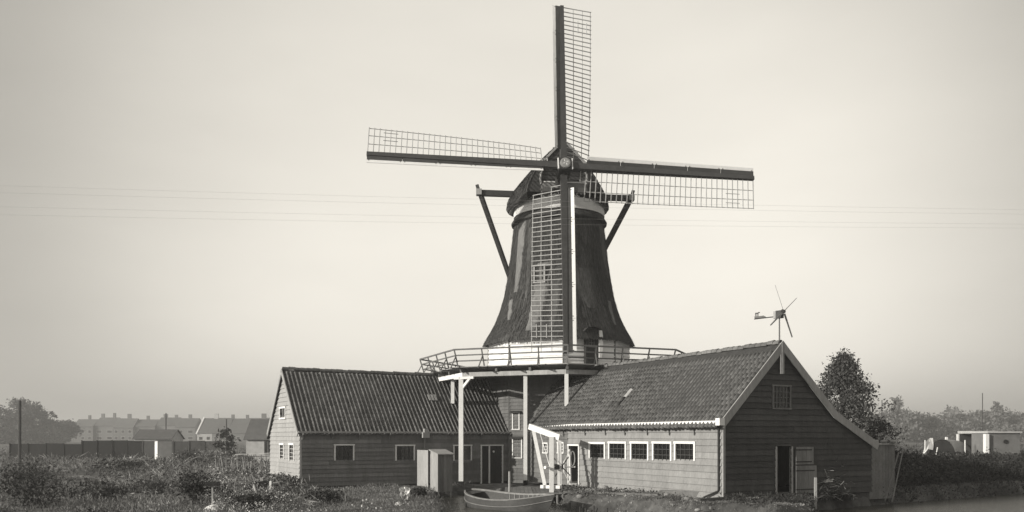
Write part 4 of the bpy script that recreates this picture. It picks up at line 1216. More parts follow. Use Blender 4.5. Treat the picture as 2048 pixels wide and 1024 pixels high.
# dark bushes on the right bank
labs = ['dark bush on the bank next to the lean-to', 'dark bush on the bank, second from the lean-to', 'dark bush on the bank below the canvas tent', 'wide dark bush on the bank below the tent', 'dark bush on the bank in the middle of the hedge',
        'dark bush on the bank below the open shelter', 'tall dark bush on the bank below the white shed', 'dark bush on the bank at the right end']
for i in range(8):
    px = 1815+i*31; Yd = 46.0+i*0.9
    p = at(px, 905, Yd)
    g0 = gz(p.x, Yd)
    shrub('bank_bush', labs[i], 'bush', (p.x, Yd+1.2, g0), (1.2, 1.5, 1.1, 1.6)[i % 4], (1.25, 1.6, 1.05, 1.45, 1.7)[i % 5], M['leaf_dark'], 3600, 0.10, 'bushes along the right bank', seed=120+i)
for i in range(9):
    px = 1800+i*29; Yd = 43.2+i*0.85
    p = at(px, 950, Yd); g0 = max(gz(p.x, Yd), -0.6)
    shrub('bank_bush', ('first second third fourth fifth sixth seventh eighth ninth'.split()[i])+' low bush overhanging the canal edge, counting from the shed', 'bush', (p.x, Yd+0.2, g0), 1.1, 1.25, M['leaf_dark'], 1700, 0.12, 'low bushes overhanging the canal', seed=140+i)

# garden: sampled over the visible ground
def scatter(n, y0, y1, px0, px1, rg):
    ys = rg.uniform(y0, y1, n); px = rg.uniform(px0, px1, n)
    Yd = 2.75*F/(ys-HZ); X = (px-1024)/F*Yd
    return X, Yd
def free(X, Yd, m=0.3):
    sd = canal_sd(X, Yd)
    d1x = X-F0.x; d1y = Yd-F0.y
    s = d1x*DG.x+d1y*DG.y; w = d1x*DL.x+d1y*DL.y
    inL = (s > -0.2) & (s < LB+0.3) & (w > -0.15) & (w < LW)
    d2x = X-C0.x; d2y = Yd-C0.y
    t = d2x*DL.x+d2y*DL.y; u = d2x*DG.x+d2y*DG.y
    inR = (t > -0.15) & (t < 17) & (u > -0.15) & (u < GW)
    mill_ = np.hypot(X-MC.x, Yd-MC.y) < 4.7
    return (sd > m) & ~inL & ~inR & ~mill_
rg = np.random.default_rng(21)
PATHS = [((-17.6, 45.0), (-21.0, 51.0)), ((-21.0, 51.0), (-30.5, 60.5)), ((-11.6, 50.5), (-20.2, 53.0)), ((-14.2, 38.0), (-19.0, 41.5))]
def path_d(X, Yd):
    d = np.full(np.shape(X), 1e9)
    for (a, b) in PATHS:
        ex, ey = b[0]-a[0], b[1]-a[1]; t = np.clip(((X-a[0])*ex+(Yd-a[1])*ey)/(ex*ex+ey*ey), 0, 1)
        d = np.minimum(d, np.hypot(X-a[0]-t*ex, Yd-a[1]-t*ey))
    return d
M['path'] = material('trodden pale turf', 0.17, 0.95, 0, 0.35, 0.9, bump=0.5, bscale=8, fine=0.3)
for (a, b) in PATHS:
    a_, b_ = Vector(a), Vector(b); d_ = (b_-a_).normalized(); n_ = Vector((-d_.y, d_.x)); L_ = (b_-a_).length
    rws = []
    for q in np.linspace(-0.3, L_+0.3, 24):
        c = a_+d_*q; wv = 0.85+0.25*mnoise.noise(Vector((c.x*0.7, c.y*0.7, 1)))
        rws.append([V(c.x+n_.x*o*wv, c.y+n_.y*o*wv, gz(c.x+n_.x*o*wv, c.y+n_.y*o*wv)+(0.02 if abs(o) < 0.9 else -0.03)) for o in np.linspace(-1, 1, 7)])
    tag(MB().grid(rws).build('path', M['path'], smooth=True), 'pale trodden turf path through the garden', kind='structure')
def nokeep(X, Yd):
    if True:
        keep_path = path_d(X, Yd) > 0.95
    px = 1024+X/Yd*F; y = HZ+2.75*F/Yd
    return ~((px > 585) & (px < 960) & (y < 1012)) & keep_path
def clump_noise(X, Yd, s, seed):
    return np.array([mnoise.noise(Vector((x*s+seed, y*s*0.6, seed*1.7))) for x, y in zip(X, Yd)])

def weeds(name, label, n, per, y0, y1, px0, px1, mat, h0, leaf, seed, thr, s=0.25, upright=0.5, spread=0.28, aspect=0.4, grow=True, sdm=0.15):
    rg = np.random.default_rng(seed)
    X, Yd = scatter(n, y0, y1, px0, px1, rg)
    k = free(X, Yd, sdm)&((nokeep(X, Yd)) if name != 'grass' else (path_d(X, Yd) > 0.75)); X, Yd = X[k], Yd[k]
    nzv = clump_noise(X, Yd, s, seed); k = nzv > thr; X, Yd, nzv = X[k], Yd[k], nzv[k]
    Zg = np.maximum(ground_z(X, Yd), -0.66)
    sc0 = np.clip(Yd/42.0, 0.7, 2.6) if grow else np.ones_like(Yd)
    H = h0*(0.55+0.9*np.clip(nzv-thr, 0, 0.6)/0.6+rg.uniform(0, 0.5, len(X)))*np.clip(sc0, 0.8, 1.5)
    pts = np.repeat(np.stack([X, Yd, Zg], 1), per, 0)
    Hr = np.repeat(H, per); sr = np.repeat(sc0, per)
    m = len(pts)
    f = rg.uniform(0, 1, m)
    pts[:, 0] += rg.normal(size=m)*spread*sr*0.8; pts[:, 1] += rg.normal(size=m)*spread*sr*0.8; pts[:, 2] += f*Hr
    o = leaf_obj(name, pts, leaf*sr, mat, None, rg, upright, aspect)
    tag(o, label, kind='stuff')
    return len(X)
weeds('undergrowth', 'low green garden growth left of the barn', 4200, 16, 893, 1040, -30, 930, M['leaf'], 0.20, 0.09, 31, 0.03, 0.35)
weeds('grass', 'pale rough grass in the garden', 7000, 9, 893, 1040, -30, 600, M['leaf_pale'], 0.16, 0.17, 41, -0.02, 0.18, upright=1.6, aspect=0.14, spread=0.3)
weeds('grass', 'tall dry stalks in the garden', 900, 9, 905, 1040, -30, 640, M['straw2'], 0.45, 0.36, 42, 0.02, 0.3, upright=0.0, aspect=0.07, spread=0.22)
weeds('undergrowth', 'growth overhanging the right canal edge', 2600, 16, 945, 1004, 1770, 2090, M['leaf_dark'], 0.45, 0.11, 43, -0.9, 0.3, sdm=-0.45)
weeds('undergrowth', 'dark weed patches in the garden', 2600, 16, 900, 1040, -30, 700, M['leaf_dark'], 0.42, 0.10, 32, 0.12, 0.22)
weeds('undergrowth', 'pale weeds in the garden', 2600, 16, 895, 1040, -30, 930, M['leaf_pale'], 0.30, 0.08, 33, 0.05, 0.3)
weeds('flowers', 'small white flowers among the garden weeds', 1500, 4, 905, 1040, 250, 930, M['flower'], 0.40, 0.055, 34, 0.10, 0.35, aspect=0.9, spread=0.15)
weeds('flowers', 'bed of pale blossoms by the leaning pole', 900, 6, 948, 1030, 425, 575, M['flower'], 0.35, 0.05, 47, -0.1, 0.6, aspect=0.9, spread=0.15)
weeds('grass', 'short grass on the strip before the dark barn', 5200, 10, 965, 1040, 590, 940, M['leaf_pale'], 0.10, 0.08, 35, -0.6, 0.5, upright=1.2, aspect=0.2, spread=0.2)
weeds('grass', 'rough grass on the bank before the barns', 9000, 10, 975, 1050, 1110, 1640, M['leaf_pale'], 0.05, 0.055, 36, -0.1, 0.6, upright=1.0, aspect=0.3, spread=0.2, sdm=-0.35)
weeds('gravel', 'small stones and chips on the bank before the barns', 2600, 5, 978, 1050, 1110, 1640, M['stone'], 0.02, 0.06, 44, -0.1, 0.6, upright=2.0, aspect=0.8, spread=0.25, sdm=-0.3)
weeds('undergrowth', 'dark weeds along the bank edge before the barns', 1800, 12, 985, 1050, 1110, 1660, M['leaf_dark'], 0.16, 0.08, 45, 0.05, 0.7, sdm=-0.45)
weeds('undergrowth', 'dark growth on the bank before the tarred gable', 2000, 14, 975, 1040, 1450, 1830, M['leaf_dark'], 0.25, 0.13, 37, -0.3, 0.4)
weeds('undergrowth', 'field growth behind the right bank', 1600, 12, 895, 945, 1740, 2080, M['leaf'], 0.35, 0.16, 38, -0.4, 0.2)

gb_lab = ['bushy plant against the pale gable corner', 'tall leafy plant at the foot of the pale gable', 'dark upright bush left of the bird table', 'round pale bush by the bean poles', 'round pale bush left of the small hut', 'pale round bush in front of the fir',
          'leafy bush near the grey shed', 'low dark hedge in the middle of the garden', 'dark bush under the left trees', 'dark bush at the lower left corner', 'broad dark bush at the left edge', 'dark bush in the foreground below the leaning pole',
          'grey bush in the near garden', 'dark low bush beside the plank edging', 'small dark bush by the outhouse', 'bush in the mid garden left of the flowers']
gb = [(575, 955, 44.5, 0.8, 0.75, 'leaf'), (556, 952, 47, 0.7, 0.9, 'leaf'), (385, 1005, 35.5, 0.75, 1.35, 'leaf_dark'), (440, 915, 84, 1.5, 1.3, 'leaf_pale'), (412, 915, 88, 1.7, 1.5, 'leaf_pale'), (480, 912, 82, 1.3, 1.2, 'leaf_pale'),
      (375, 920, 84, 1.6, 1.4, 'leaf'), (250, 936, 70, 2.4, 0.9, 'leaf_dark'), (60, 950, 52, 1.8, 1.5, 'leaf_dark'), (90, 1015, 34, 1.6, 1.2, 'leaf_dark'), (50, 985, 40, 1.6, 1.3, 'leaf_dark'), (505, 1018, 33, 0.9, 0.55, 'leaf_dark'),
      (200, 990, 38, 1.3, 0.9, 'leaf'), (650, 1000, 36, 0.9, 0.55, 'leaf_dark'), (835, 995, 39.5, 0.45, 0.4, 'leaf_dark'), (300, 975, 42, 1.2, 0.8, 'leaf')]
for i, ((px, yb, Yd, r_, h_, mt), lab) in enumerate(zip(gb, gb_lab)):
    x_ = (px-1024)/F*Yd
    shrub('garden_bush', lab, 'bush', (x_, Yd, gz(x_, Yd)), r_, h_, M[mt], 1500 if Yd < 60 else 800, 0.11 if Yd < 60 else 0.2, None, seed=200+i)

# ------------------------------------------------------------------ small garden things
btp = at(425, 1010, 34.0)
bt = thing('bird_table', 'dark flat topped bird table on a thin post in the garden', 'bird table', (btp.x, 34.0, gz(btp.x, 34)))
zt_ = CAM_Z-99/F*34
MB().beam((btp.x, 34, -0.5), (btp.x, 34, zt_), 0.06).build('post', M['wood_pale'], bt)
MB().box(V(btp.x-0.25, 33.82, zt_), V(0.5, 0, 0), V(0, 0.36, 0), V(0, 0, 0.04)).box(V(btp.x-0.25, 33.81, zt_+0.038), V(0.5, 0, 0), V(0, 0.03, 0), V(0, 0, 0.1)).box(V(btp.x-0.25, 34.16, zt_+0.038), V(0.5, 0, 0), V(0, 0.03, 0), V(0, 0, 0.1)).build('table_top', M['black'], bt)

def lump(name, label, cat, P, rx, ry, rz, mat, seed, rough=0.25):
    rows_ = []
    for i in range(9):
        a = PI*(i/8); rows_.append([V(P[0]+rx*math.sin(a)*math.cos(b), P[1]+ry*math.sin(a)*math.sin(b), P[2]+rz*math.cos(a))+
                                    V(1, 0.6, 0.8)*rough*rx*mnoise.noise(Vector((math.sin(a)*math.cos(b)*1.9+seed, math.sin(a)*math.sin(b)*1.9, math.cos(a)*1.9)))
                                    for b in np.linspace(0, 2*PI, 13)[:-1]])
    return tag(MB().grid(rows_, close=True).build(name, mat, smooth=(name != 'boulder')), label, cat)
p = at(424, 1019, 32.6); lump('boulder', 'pale boulder in front of the bird table', 'stone', (p.x, p.y, p.z-0.05), 0.30, 0.25, 0.22, M['cloth'], 3)
p = at(810, 987, 37.5)
st_ = thing('draped_stake', 'crumpled white cloth hung over a short stake before the dark barn', 'cloth', (p.x, p.y, -0.4))
MB().beam((p.x+0.05, p.y+0.08, -0.6), (p.x+0.05, p.y+0.08, p.z+0.15), 0.06).build('stake', M['wood'], st_)
rows_ = []
for i in range(11):
    row = []
    for k in range(11):
        a_, b_ = k/10-0.5, i/10
        nx = mnoise.noise(Vector((a_*5, b_*5, 2.0))); ny = mnoise.noise(Vector((a_*6, b_*4, 9.0))); nz_ = mnoise.noise(Vector((a_*5, b_*6, 17.0)))
        w_ = 0.50*(1-0.35*b_)
        row.append(V(p.x+a_*w_+0.12*nx, p.y+0.30*ny-0.22*abs(a_), p.z+0.26-0.52*b_*(0.75+0.5*mnoise.noise(Vector((a_*4, 3, 3))))+0.14*nz_))
    rows_.append(row)
MB().grid(rows_).build('cloth', M['cloth'], st_)
p = at(797, 1008, 35.2); lump('boulder', 'small pale stone at the end of the plank edging', 'stone', (p.x, p.y, p.z-0.03), 0.14, 0.14, 0.12, M['cloth'], 8)
a_, b_ = at(672, 1019, 33.8), at(811, 1011, 34.6)
tag(MB().beam(a_-Z*0.12, b_-Z*0.12, 0.06, 0.26).build('plank_edging', M['wood_dark']), 'dark plank set on edge along the near garden bed', 'plank')
p = at(691, 985, 35.5); tag(MB().beam((p.x, p.y, -0.6), p, 0.05).build('stake', M['wood']), 'thin upright stake at the left end of the plank edging', 'stake')
a_, b_ = at(508, 972, 35.0), at(523, 1016, 34.2)
tag(MB().tube([a_, b_-Z*0.15], 0.05, 8).build('leaning_pole', M['wood_pale']), 'pale pole leaning out of the near garden bed', 'pole')
wbp = at(526, 968, 42.5)
wbr = thing('wheelbarrow', 'dark tipped wheelbarrow among the plants left of the pale gable', 'wheelbarrow', (wbp.x, 42.5, -0.3))
MB().quadhex([wbp+V(-0.35, -0.25, -0.16), wbp+V(0.15, -0.25, -0.16), wbp+V(0.15, 0.25, -0.16), wbp+V(-0.35, 0.25, -0.16), wbp+V(-0.25, -0.33, 0.10), wbp+V(0.42, -0.33, 0.22), wbp+V(0.42, 0.33, 0.22), wbp+V(-0.25, 0.33, 0.10)]).build('tray', M['black'], wbr)
wc_ = wbp+V(-0.5, 0, -0.12)
MB().tube([wc_+V(0.17*math.cos(a), 0, 0.17*math.sin(a)) for a in np.linspace(0, 2*PI, 17)[:-1]], 0.03, 6, closed=True).build('wheel', M['iron'], wbr)
MB().beam(wc_+V(0, 0.05, 0), wbp+V(0.9, 0.25, 0.12), 0.045).beam(wc_+V(0, -0.05, 0), wbp+V(0.9, -0.25, 0.12), 0.045).build('handle', M['wood_pale'], wbr)
for s_ in (-0.22, 0.22): MB().beam(wbp+V(0.3, s_, 0.0), wbp+V(0.36, s_, -0.42), 0.04).build('leg', M['wood_pale'], wbr)
p = at(541, 972, 42.0); tag(MB().beam((p.x, p.y, -0.5), p+Z*0.25, 0.10, 0.06).build('marker_post', M['white']), 'short white marker post beside the wheelbarrow', 'post')

# stick fence with bean poles
bf = thing('stick_fence', 'rough fence of thin leaning bean sticks left of the pale gable', 'fence', ((490-1024)/F*66, 66, -0.3))
rr_ = random.Random(9)
for i in range(24):
    px = 432+i*4.7
    a_ = at(px+rr_.uniform(-3, 3), 946, 65.5); a_.z = -0.4; b_ = at(px+rr_.uniform(-5, 5), rr_.uniform(909, 917), 66.2)
    MB().tube([a_, b_], [0.035, 0.028], 5).build('stick', M['wood_pale'] if i % 3 == 0 else M['wood'], bf)
MB().beam(at(415, 915, 66), at(545, 912, 65), 0.05).build('rail', M['wood_dark'], bf)
MB().beam(at(470, 909, 66.4), at(545, 906, 65.6), 0.05).build('rail', M['wood_pale'], bf)

pl = at(39, 801, 80)
tag(MB().tube([V(pl.x, 80, -0.5), V(pl.x+0.05, 80, pl.z)], [0.14, 0.11], 9).build('telegraph_pole', M['wood_dark']), 'thick dark pole at the far left edge of the garden', 'pole')
for (px, yt, lab) in ((1965, 786, 'thin distant mast above the wood at the right'), (1764, 800, 'thin distant pole just right of the leafy tree'), (332, 826, 'thin pole before the first terrace'), (453, 838, 'thin pole before the second terrace')):
    Yd = 170 if px > 1000 else 140
    p = at(px, yt, Yd); tag(MB().tube([V(p.x, Yd, -0.4), p], 0.09, 6).build('telegraph_pole', M['wood_dark']), lab, 'pole')

# long dark board fences
def panel_fence(px0, px1, yt, yb, Yd, lab, mt):
    a_, b_ = at(px0, yb, Yd), at(px1, yb, Yd)
    t = thing('board_fence', lab, 'fence', ((a_.x+b_.x)/2, Yd, -0.35))
    n_ = max(1, round((b_.x-a_.x)/2.0)); zt = CAM_Z+(HZ-yt)/F*Yd
    for i in range(n_):
        x0 = a_.x+(b_.x-a_.x)*i/n_; x1 = a_.x+(b_.x-a_.x)*(i+1)/n_
        MB().box(V(x0+0.04, Yd+random.uniform(-.04, .04), -0.5), V(x1-x0-0.08, 0, 0), V(0, 0.05, 0), V(0, 0, zt+0.5+random.uniform(-.05, .05))).build('panel', mt, t)
        MB().box(V(x0-0.06, Yd-0.08, -0.5), V(0.1, 0, 0), V(0, 0.1, 0), V(0, 0, zt+0.55)).build('post', mt, t)
panel_fence(20, 164, 887.5, 905, 105, 'low dark board fence at the far left of the garden', M['black'])
panel_fence(164, 285, 881, 905, 105, 'taller dark board fence before the small gabled hut', M['black'])
panel_fence(286, 440, 882, 902, 116, 'dark board fence behind the grey shed', M['tarred'])

def hut(name, lab, px0, px1, yt, ye, Yd, depth, wall, roofm, gable_left=True, win=None, group=None, base=-0.35, rot=0.0):
    """small pitched hut: ridge runs along x, gable to the left; yt ridge, ye eave"""
    a_, b_ = at(px0, ye, Yd), at(px1, ye, Yd)
    zr = CAM_Z+(HZ-yt)/F*(Yd+depth/2); ze = a_.z
    x0, x1 = a_.x, b_.x
    t = thing(name, lab, 'hut', ((x0+x1)/2, Yd, base), group)
    rt = lambda x, y, z: V((x-x0)*math.cos(rot)-(y-Yd)*math.sin(rot)+x0, (x-x0)*math.sin(rot)+(y-Yd)*math.cos(rot)+Yd, z)
    MB().prism([rt(x0, Yd, base), rt(x0, Yd+depth, base), rt(x0, Yd+depth, ze), rt(x0, Yd+depth/2, zr-0.05), rt(x0, Yd, ze)], rt(x1, Yd, 0)-rt(x0, Yd, 0)).build('wall', wall, t)
    m = MB()
    for s_ in (0, 1):
        ya = Yd-0.25 if s_ == 0 else Yd+depth+0.25
        sl0 = (zr-ze)/(depth/2)
        m.quadhex([rt(x0-0.2, ya, ze-0.25*sl0), rt(x1+0.2, ya, ze-0.25*sl0), rt(x1+0.2, Yd+depth/2, zr), rt(x0-0.2, Yd+depth/2, zr),
                   rt(x0-0.2, ya, ze-0.25*sl0+0.1), rt(x1+0.2, ya, ze-0.25*sl0+0.1), rt(x1+0.2, Yd+depth/2, zr+0.1), rt(x0-0.2, Yd+depth/2, zr+0.1)])
    m.build('roof', roofm, t)
    if win:
        for (w0_, w1_, wz0, wz1) in win:
            wm = MB().box(rt(x0+w0_, Yd-0.05, wz0), rt(x0+w1_, Yd, 0)-rt(x0+w0_, Yd, 0), V(0, 0.06, 0), V(0, 0, wz1-wz0)).build('window', M['pale'], t)
            k_ = 3
            for j in range(k_):
                MB().box(rt(x0+w0_+(w1_-w0_)*(j+0.12)/k_, Yd-0.08, wz0+0.06), (rt(x0+w1_, Yd, 0)-rt(x0+w0_, Yd, 0))*0.76/k_, V(0, 0.05, 0), V(0, 0, wz1-wz0-0.12)).build('pane', M['glass'], wm)
    return t
hut('garden_hut', 'gabled hut with dark roof and pale end behind the dark fence', 268, 342, 860, 877, 135, 5.0, M['brick_pale'], M['far_roof'])
hut('garden_hut', 'pale hut with pitched roof and barred window just left of the gable', 492, 560, 840, 876, 92, 4.6, M['brick_pale'], M['far_roof'], win=[(1.9, 3.1, 0.5, 2.0)], rot=0.0)
shp = at(316, 902, 102)
sh = thing('tool_shed', 'small grey shed with bright white left side before the dark fence', 'shed', (shp.x, 102, -0.35))
MB().box(V(shp.x, 102, -0.4), V(1.55, 0.1, 0), V(-0.85, 1.3, 0), V(0, 0, 2.3)).build('wall', M['brick'], sh)
MB().box(V(shp.x-0.87, 103.3, -0.4), V(0.85, -1.3, 0), V(-0.03, -0.03, 0), V(0, 0, 2.28)).build('side_wall', M['white'], sh)
MB().box(V(shp.x-0.1, 101.9, 1.9), V(1.75, 0.15, 0), V(-1.4, 1.5, 0), V(0, 0, 0.08)).build('roof', M['far_roof'], sh)

# terraces of houses on the far side
def house(lab, x0, x1, Yd, depth, ze, zr, wall, roofm, nwin, chim, grp, end_left=False, floors=2):
    t = thing('terrace_house', lab, 'house', ((x0+x1)/2, Yd, -0.4), grp)
    MB().prism([V(x0, Yd, -0.4), V(x0, Yd+depth, -0.4), V(x0, Yd+depth, ze), V(x0, Yd+depth/2, zr-0.1), V(x0, Yd, ze)], V(x1-x0-0.02, 0, 0)).build('wall', wall, t)
    m = MB()
    e = 0.3
    sl0 = (zr-ze)/(depth/2)
    for s_ in (0, 1):
        ya = Yd-e if s_ == 0 else Yd+depth+e
        m.quadhex([V(x0, ya, ze-e*sl0), V(x1, ya, ze-e*sl0), V(x1, Yd+depth/2, zr), V(x0, Yd+depth/2, zr), V(x0, ya, ze-e*sl0+.15), V(x1, ya, ze-e*sl0+.15), V(x1, Yd+depth/2, zr+.15), V(x0, Yd+depth/2, zr+.15)])
    rf_ = m.build('roof', roofm, t)
    for c in chim:
        cw_, ch_ = random.uniform(1.0, 2.0), random.uniform(1.3, 2.6); c += random.uniform(-0.1, 0.1)
        MB().box(V(x0+(x1-x0)*c-cw_/2, Yd+depth/2-0.4, zr-0.3), V(cw_, 0, 0), V(0, 0.8, 0), V(0, 0, ch_)).box(V(x0+(x1-x0)*c-cw_/2-.06, Yd+depth/2-0.47, zr+ch_-0.3), V(cw_+.12, 0, 0), V(0, 0.94, 0), V(0, 0, 0.12)).build('chimney', wall, rf_)
    for fl in range(floors):
        zb = 0.7+3.1*fl
        if zb+1.5 > ze: continue
        for j in range(nwin):
            xa = x0+(x1-x0)*(j+0.25)/nwin
            w_ = MB().box(V(xa, Yd-0.06, zb), V((x1-x0)*0.5/nwin, 0, 0), V(0, 0.1, 0), V(0, 0, 1.5)).build('window', M['canvas'], t)
            MB().box(V(xa+0.12, Yd-0.08, zb+0.12), V((x1-x0)*0.5/nwin-0.24, 0, 0), V(0, 0.05, 0), V(0, 0, 1.26)).build('pane', M['glass'], w_)
    return t
YA = 420
zr1 = CAM_Z+(HZ-837)/F*(YA+6); ze1 = CAM_Z+(HZ-853)/F*YA
edges = [145, 186, 227, 268, 309, 350, 391]
la_ = ['first house of the far terrace from the left trees', 'second house of the far terrace from the left trees', 'terrace house above the tall dark fence', 'terrace house above the gabled hut', 'terrace house just right of the gabled hut', 'end terrace house next to the big bare roof']
for i in range(6):
    x0, x1 = (edges[i]-1024)/F*YA, (edges[i+1]-1024)/F*YA
    house(la_[i], x0, x1, YA+(0, 1.2, -0.8, 0.5, 2.0, 0)[i], 12, ze1+(0, .4, -.5, 0, .6, -.2)[i], zr1+(-.5, .35, -.1, -.6, .4, 0)[i], M['brick'], M['far_roof'], (3, 2, 3, 2, 3, 2)[i], [0.15, 0.75] if i in (1, 4) else [0.5], 'houses of the first far terrace', floors=2)
YB = 380
zr2 = CAM_Z+(HZ-837)/F*(YB+9); ze2 = CAM_Z+(HZ-866)/F*YB
edges = [394, 424, 454, 484, 520, 560, 600]
lb_ = ['left end house of the second far terrace with pale gable edge', 'second house of the far terrace with the long roof', 'house of the long roofed terrace behind the fir', 'house of the long roofed terrace left of the hut', 'house of the long roofed terrace above the hut', 'house of the long roofed terrace beside the pale gable']
for i in range(6):
    x0, x1 = (edges[i]-1024)/F*YB, (edges[i+1]-1024)/F*YB
    house(lb_[i], x0, x1, YB, 18, ze2, zr2+(0, 0.1, -.15, 0.05, .2, 0)[i], M['brick_pale'] if i == 0 else M['brick'], M['far_roof'], 2, [0.9], 'houses of the second far terrace', floors=1)
tag(MB().box(V((393-1024)/F*(YB-0.4)-0.3, YB-0.5, ze2-0.5), V(0.6, 0, 0), V(0, 9.5, zr2-ze2+0.75), V(0, 0, 0.4)).build('gable_coping', M['white']), 'white coping on the end gable of the long roofed terrace', 'coping')

# ------------------------------------------------------------------ right side: lean-to shed, brush, ladder poles, canvas tent, sheds
lp0 = V((1706-1024)/F*38.9, 38.9, 0)
ls = thing('lean_to_shed', 'flat roofed plank shed at the right end of the tarred gable', 'shed', (lp0.x, lp0.y, -0.1))
lwid = 2.72
zt_ = z_at(890, lp0)
for i in range(13):
    MB().box(lp0+DG*(lwid*i/13+0.004)+Z*-0.4, DG*(lwid/13-0.008), DL*(0.03+0.004*(i % 2)), Z*(zt_+0.4)).build('board', M['shed'] if i > 4 else M['shed2'], ls)
MB().box(lp0+DG*0.0+DL*0.04+Z*-0.4, DG*0.05, DL*2.0, Z*(zt_+0.38)).box(lp0+DG*(lwid-0.05)+DL*0.04+Z*-0.4, DG*0.05, DL*2.0, Z*(zt_+0.38)).box(lp0+DL*2.04+Z*-0.4, DG*lwid, DL*0.05, Z*(zt_+0.3)).build('wall', M['tarred'], ls)
MB().box(lp0-DG*0.08-DL*0.1+Z*zt_, DG*(lwid+0.16), DL*2.3, Z*0.07).build('roof', M['wood_pale'], ls)
MB().box(lp0-DG*0.06-DL*0.04+Z*-0.4, DG*0.08, DL*0.06, Z*(zt_+0.38)).build('corner_post', M['wood_pale'], ls)
for i, px in enumerate((1752, 1768, 1786)):
    p = at(px, 886, 39.8); lump('stone', ['small pale stone on the shed roof nearest the gable', 'small pale stone in the middle of the shed roof', 'small pale stone at the right end of the shed roof'][i], 'stone', (p.x, p.y, zt_+0.14), 0.15, 0.12, 0.09, M['stone'], 20+i)

br = thing('brush_heap', 'dark heap of cut brushwood between the stable door and the shed', 'brushwood', (at(1680, 980, 37.2).x, 37.2, -0.1))
rr_ = random.Random(31)
for i in range(290):
    t = rr_.uniform(0, 1); lvl = rr_.uniform(0, 1)**1.3
    px = 1640+62*t
    hgt = 1.75*(math.sin(PI*(0.15+0.8*t))**0.7)
    c = at(px, 900, 36.6+1.3*t+0.9*(rr_.uniform(-1, 1))*(1-lvl)); c.z = -0.1+hgt*lvl
    d = V(rr_.uniform(-1, 1), rr_.uniform(-0.3, 0.3), rr_.uniform(-0.28, 0.28)).normalized(); L_ = rr_.uniform(0.5, 1.15)
    MB().tube([c-d*L_/2, c+V(0, 0, rr_.uniform(-.05, .05)), c+d*L_/2], [0.012, 0.010, 0.004], 4).build('branch', M['straw'] if rr_.random() < 0.5 else M['wood_dark'], br)
n_ = 4200
t = rng.uniform(0, 1, n_); lv = rng.uniform(0, 1, n_)**1.2
Yb = 36.7+1.3*t+0.8*rng.uniform(-1, 1, n_)*(1-lv)
Xb = (1640+64*t-1024)/F*Yb
leaf_obj('twigs', np.stack([Xb, Yb, -0.1+1.65*lv*np.sin(PI*(0.15+0.8*t))**0.7], 1), 0.28, M['leaf_dark'], br, rng, 0.0, 0.12)['kind'] = 'stuff'
for i, (a_, b_, lab) in enumerate((((1770, 1002), (1797, 905), 'long thin pole leaning on the shed, left one'), ((1784, 1004), (1806, 900), 'long thin pole leaning at the shed corner, right one'))):
    A_ = at(*a_, 38.4); B_ = at(*b_, 39.6 if i == 0 else 40.2)
    tag(MB().tube([A_, B_], 0.03, 6).build('leaning_pole', M['wood']), lab, 'pole')
p = at(1631, 975, 35.3)
tag(MB().beam((p.x, p.y, -0.5), (p.x, p.y, z_at(955, p)), 0.09).build('white_post', M['pale']), 'short pale post at the foot of the folded stable door', 'post')
stp = thing('door_step', 'narrow plank step on a trestle leg below the stable door', 'step', (at(1603, 995, 35.0).x, 35.0, -0.1))
a_, b_ = at(1575, 997, 34.9), at(1630, 996, 35.6)
MB().beam(a_+Z*0.04, b_+Z*0.04, 0.34, 0.05).build('plank', M['wood'], stp)
MB().beam((a_+b_)/2+Z*0.02, (a_+b_)/2-Z*0.6, 0.09).build('leg', M['wood'], stp)

# planks and stones on the bank
for i, (a_, b_, Ya, Yb_, w_, lab, mt) in enumerate((((1190, 998), (1318, 1010), 38.3, 35.2, 0.16, 'long pale board lying on the bank below the windows', 'wood'), ((1398, 1015), (1490, 996), 33.0, 33.6, 0.22, 'dark beam lying at the barn corner', 'wood_dark'),
                                                   ((1322, 990), (1408, 992), 36.7, 35.2, 0.26, 'heavy timber baulk lying against the barn wall foot', 'wood'), ((1420, 1018), (1560, 1003), 32.4, 33.2, 0.16, 'long weathered plank on the bank before the tarred gable', 'wood'))):
    A_, B_ = at(*a_, Ya), at(*b_, Yb_)
    A_.z = max(A_.z, gz(A_.x, A_.y)+0.03); B_.z = max(B_.z, gz(B_.x, B_.y)+0.03)
    tag(MB().beam(A_+Z*0.04, B_+Z*0.04, w_, 0.10 if i != 2 else 0.26).build('timber', M[mt]), lab, 'timber')
sl2 = ['bright stone at the water edge right of the fender', 'pale stone under the first barn window', 'grey stone pile at the dock end', 'pale stone beside the long board', 'flat stone on the bank below the fourth window', 'flat stone on the bank below the fifth window', 'small stone at the waterline before the corner']
for i, (px, y, Yd, r_) in enumerate(((1160, 1005, 37.2, 0.16), (1228, 992, 40.0, 0.12), (1208, 990, 40.6, 0.24), (1247, 997, 39.0, 0.13), (1333, 1003, 35.6, 0.16), (1372, 1004, 34.6, 0.2), (1396, 1020, 32.4, 0.13))):
    p = at(px, y, Yd); zz = max(p.z, gz(p.x, p.y)+0.02)
    lump('stone', sl2[i], 'stone', (p.x, p.y, zz), r_, r_*0.8, r_*0.55, M['stone'], 40+i)

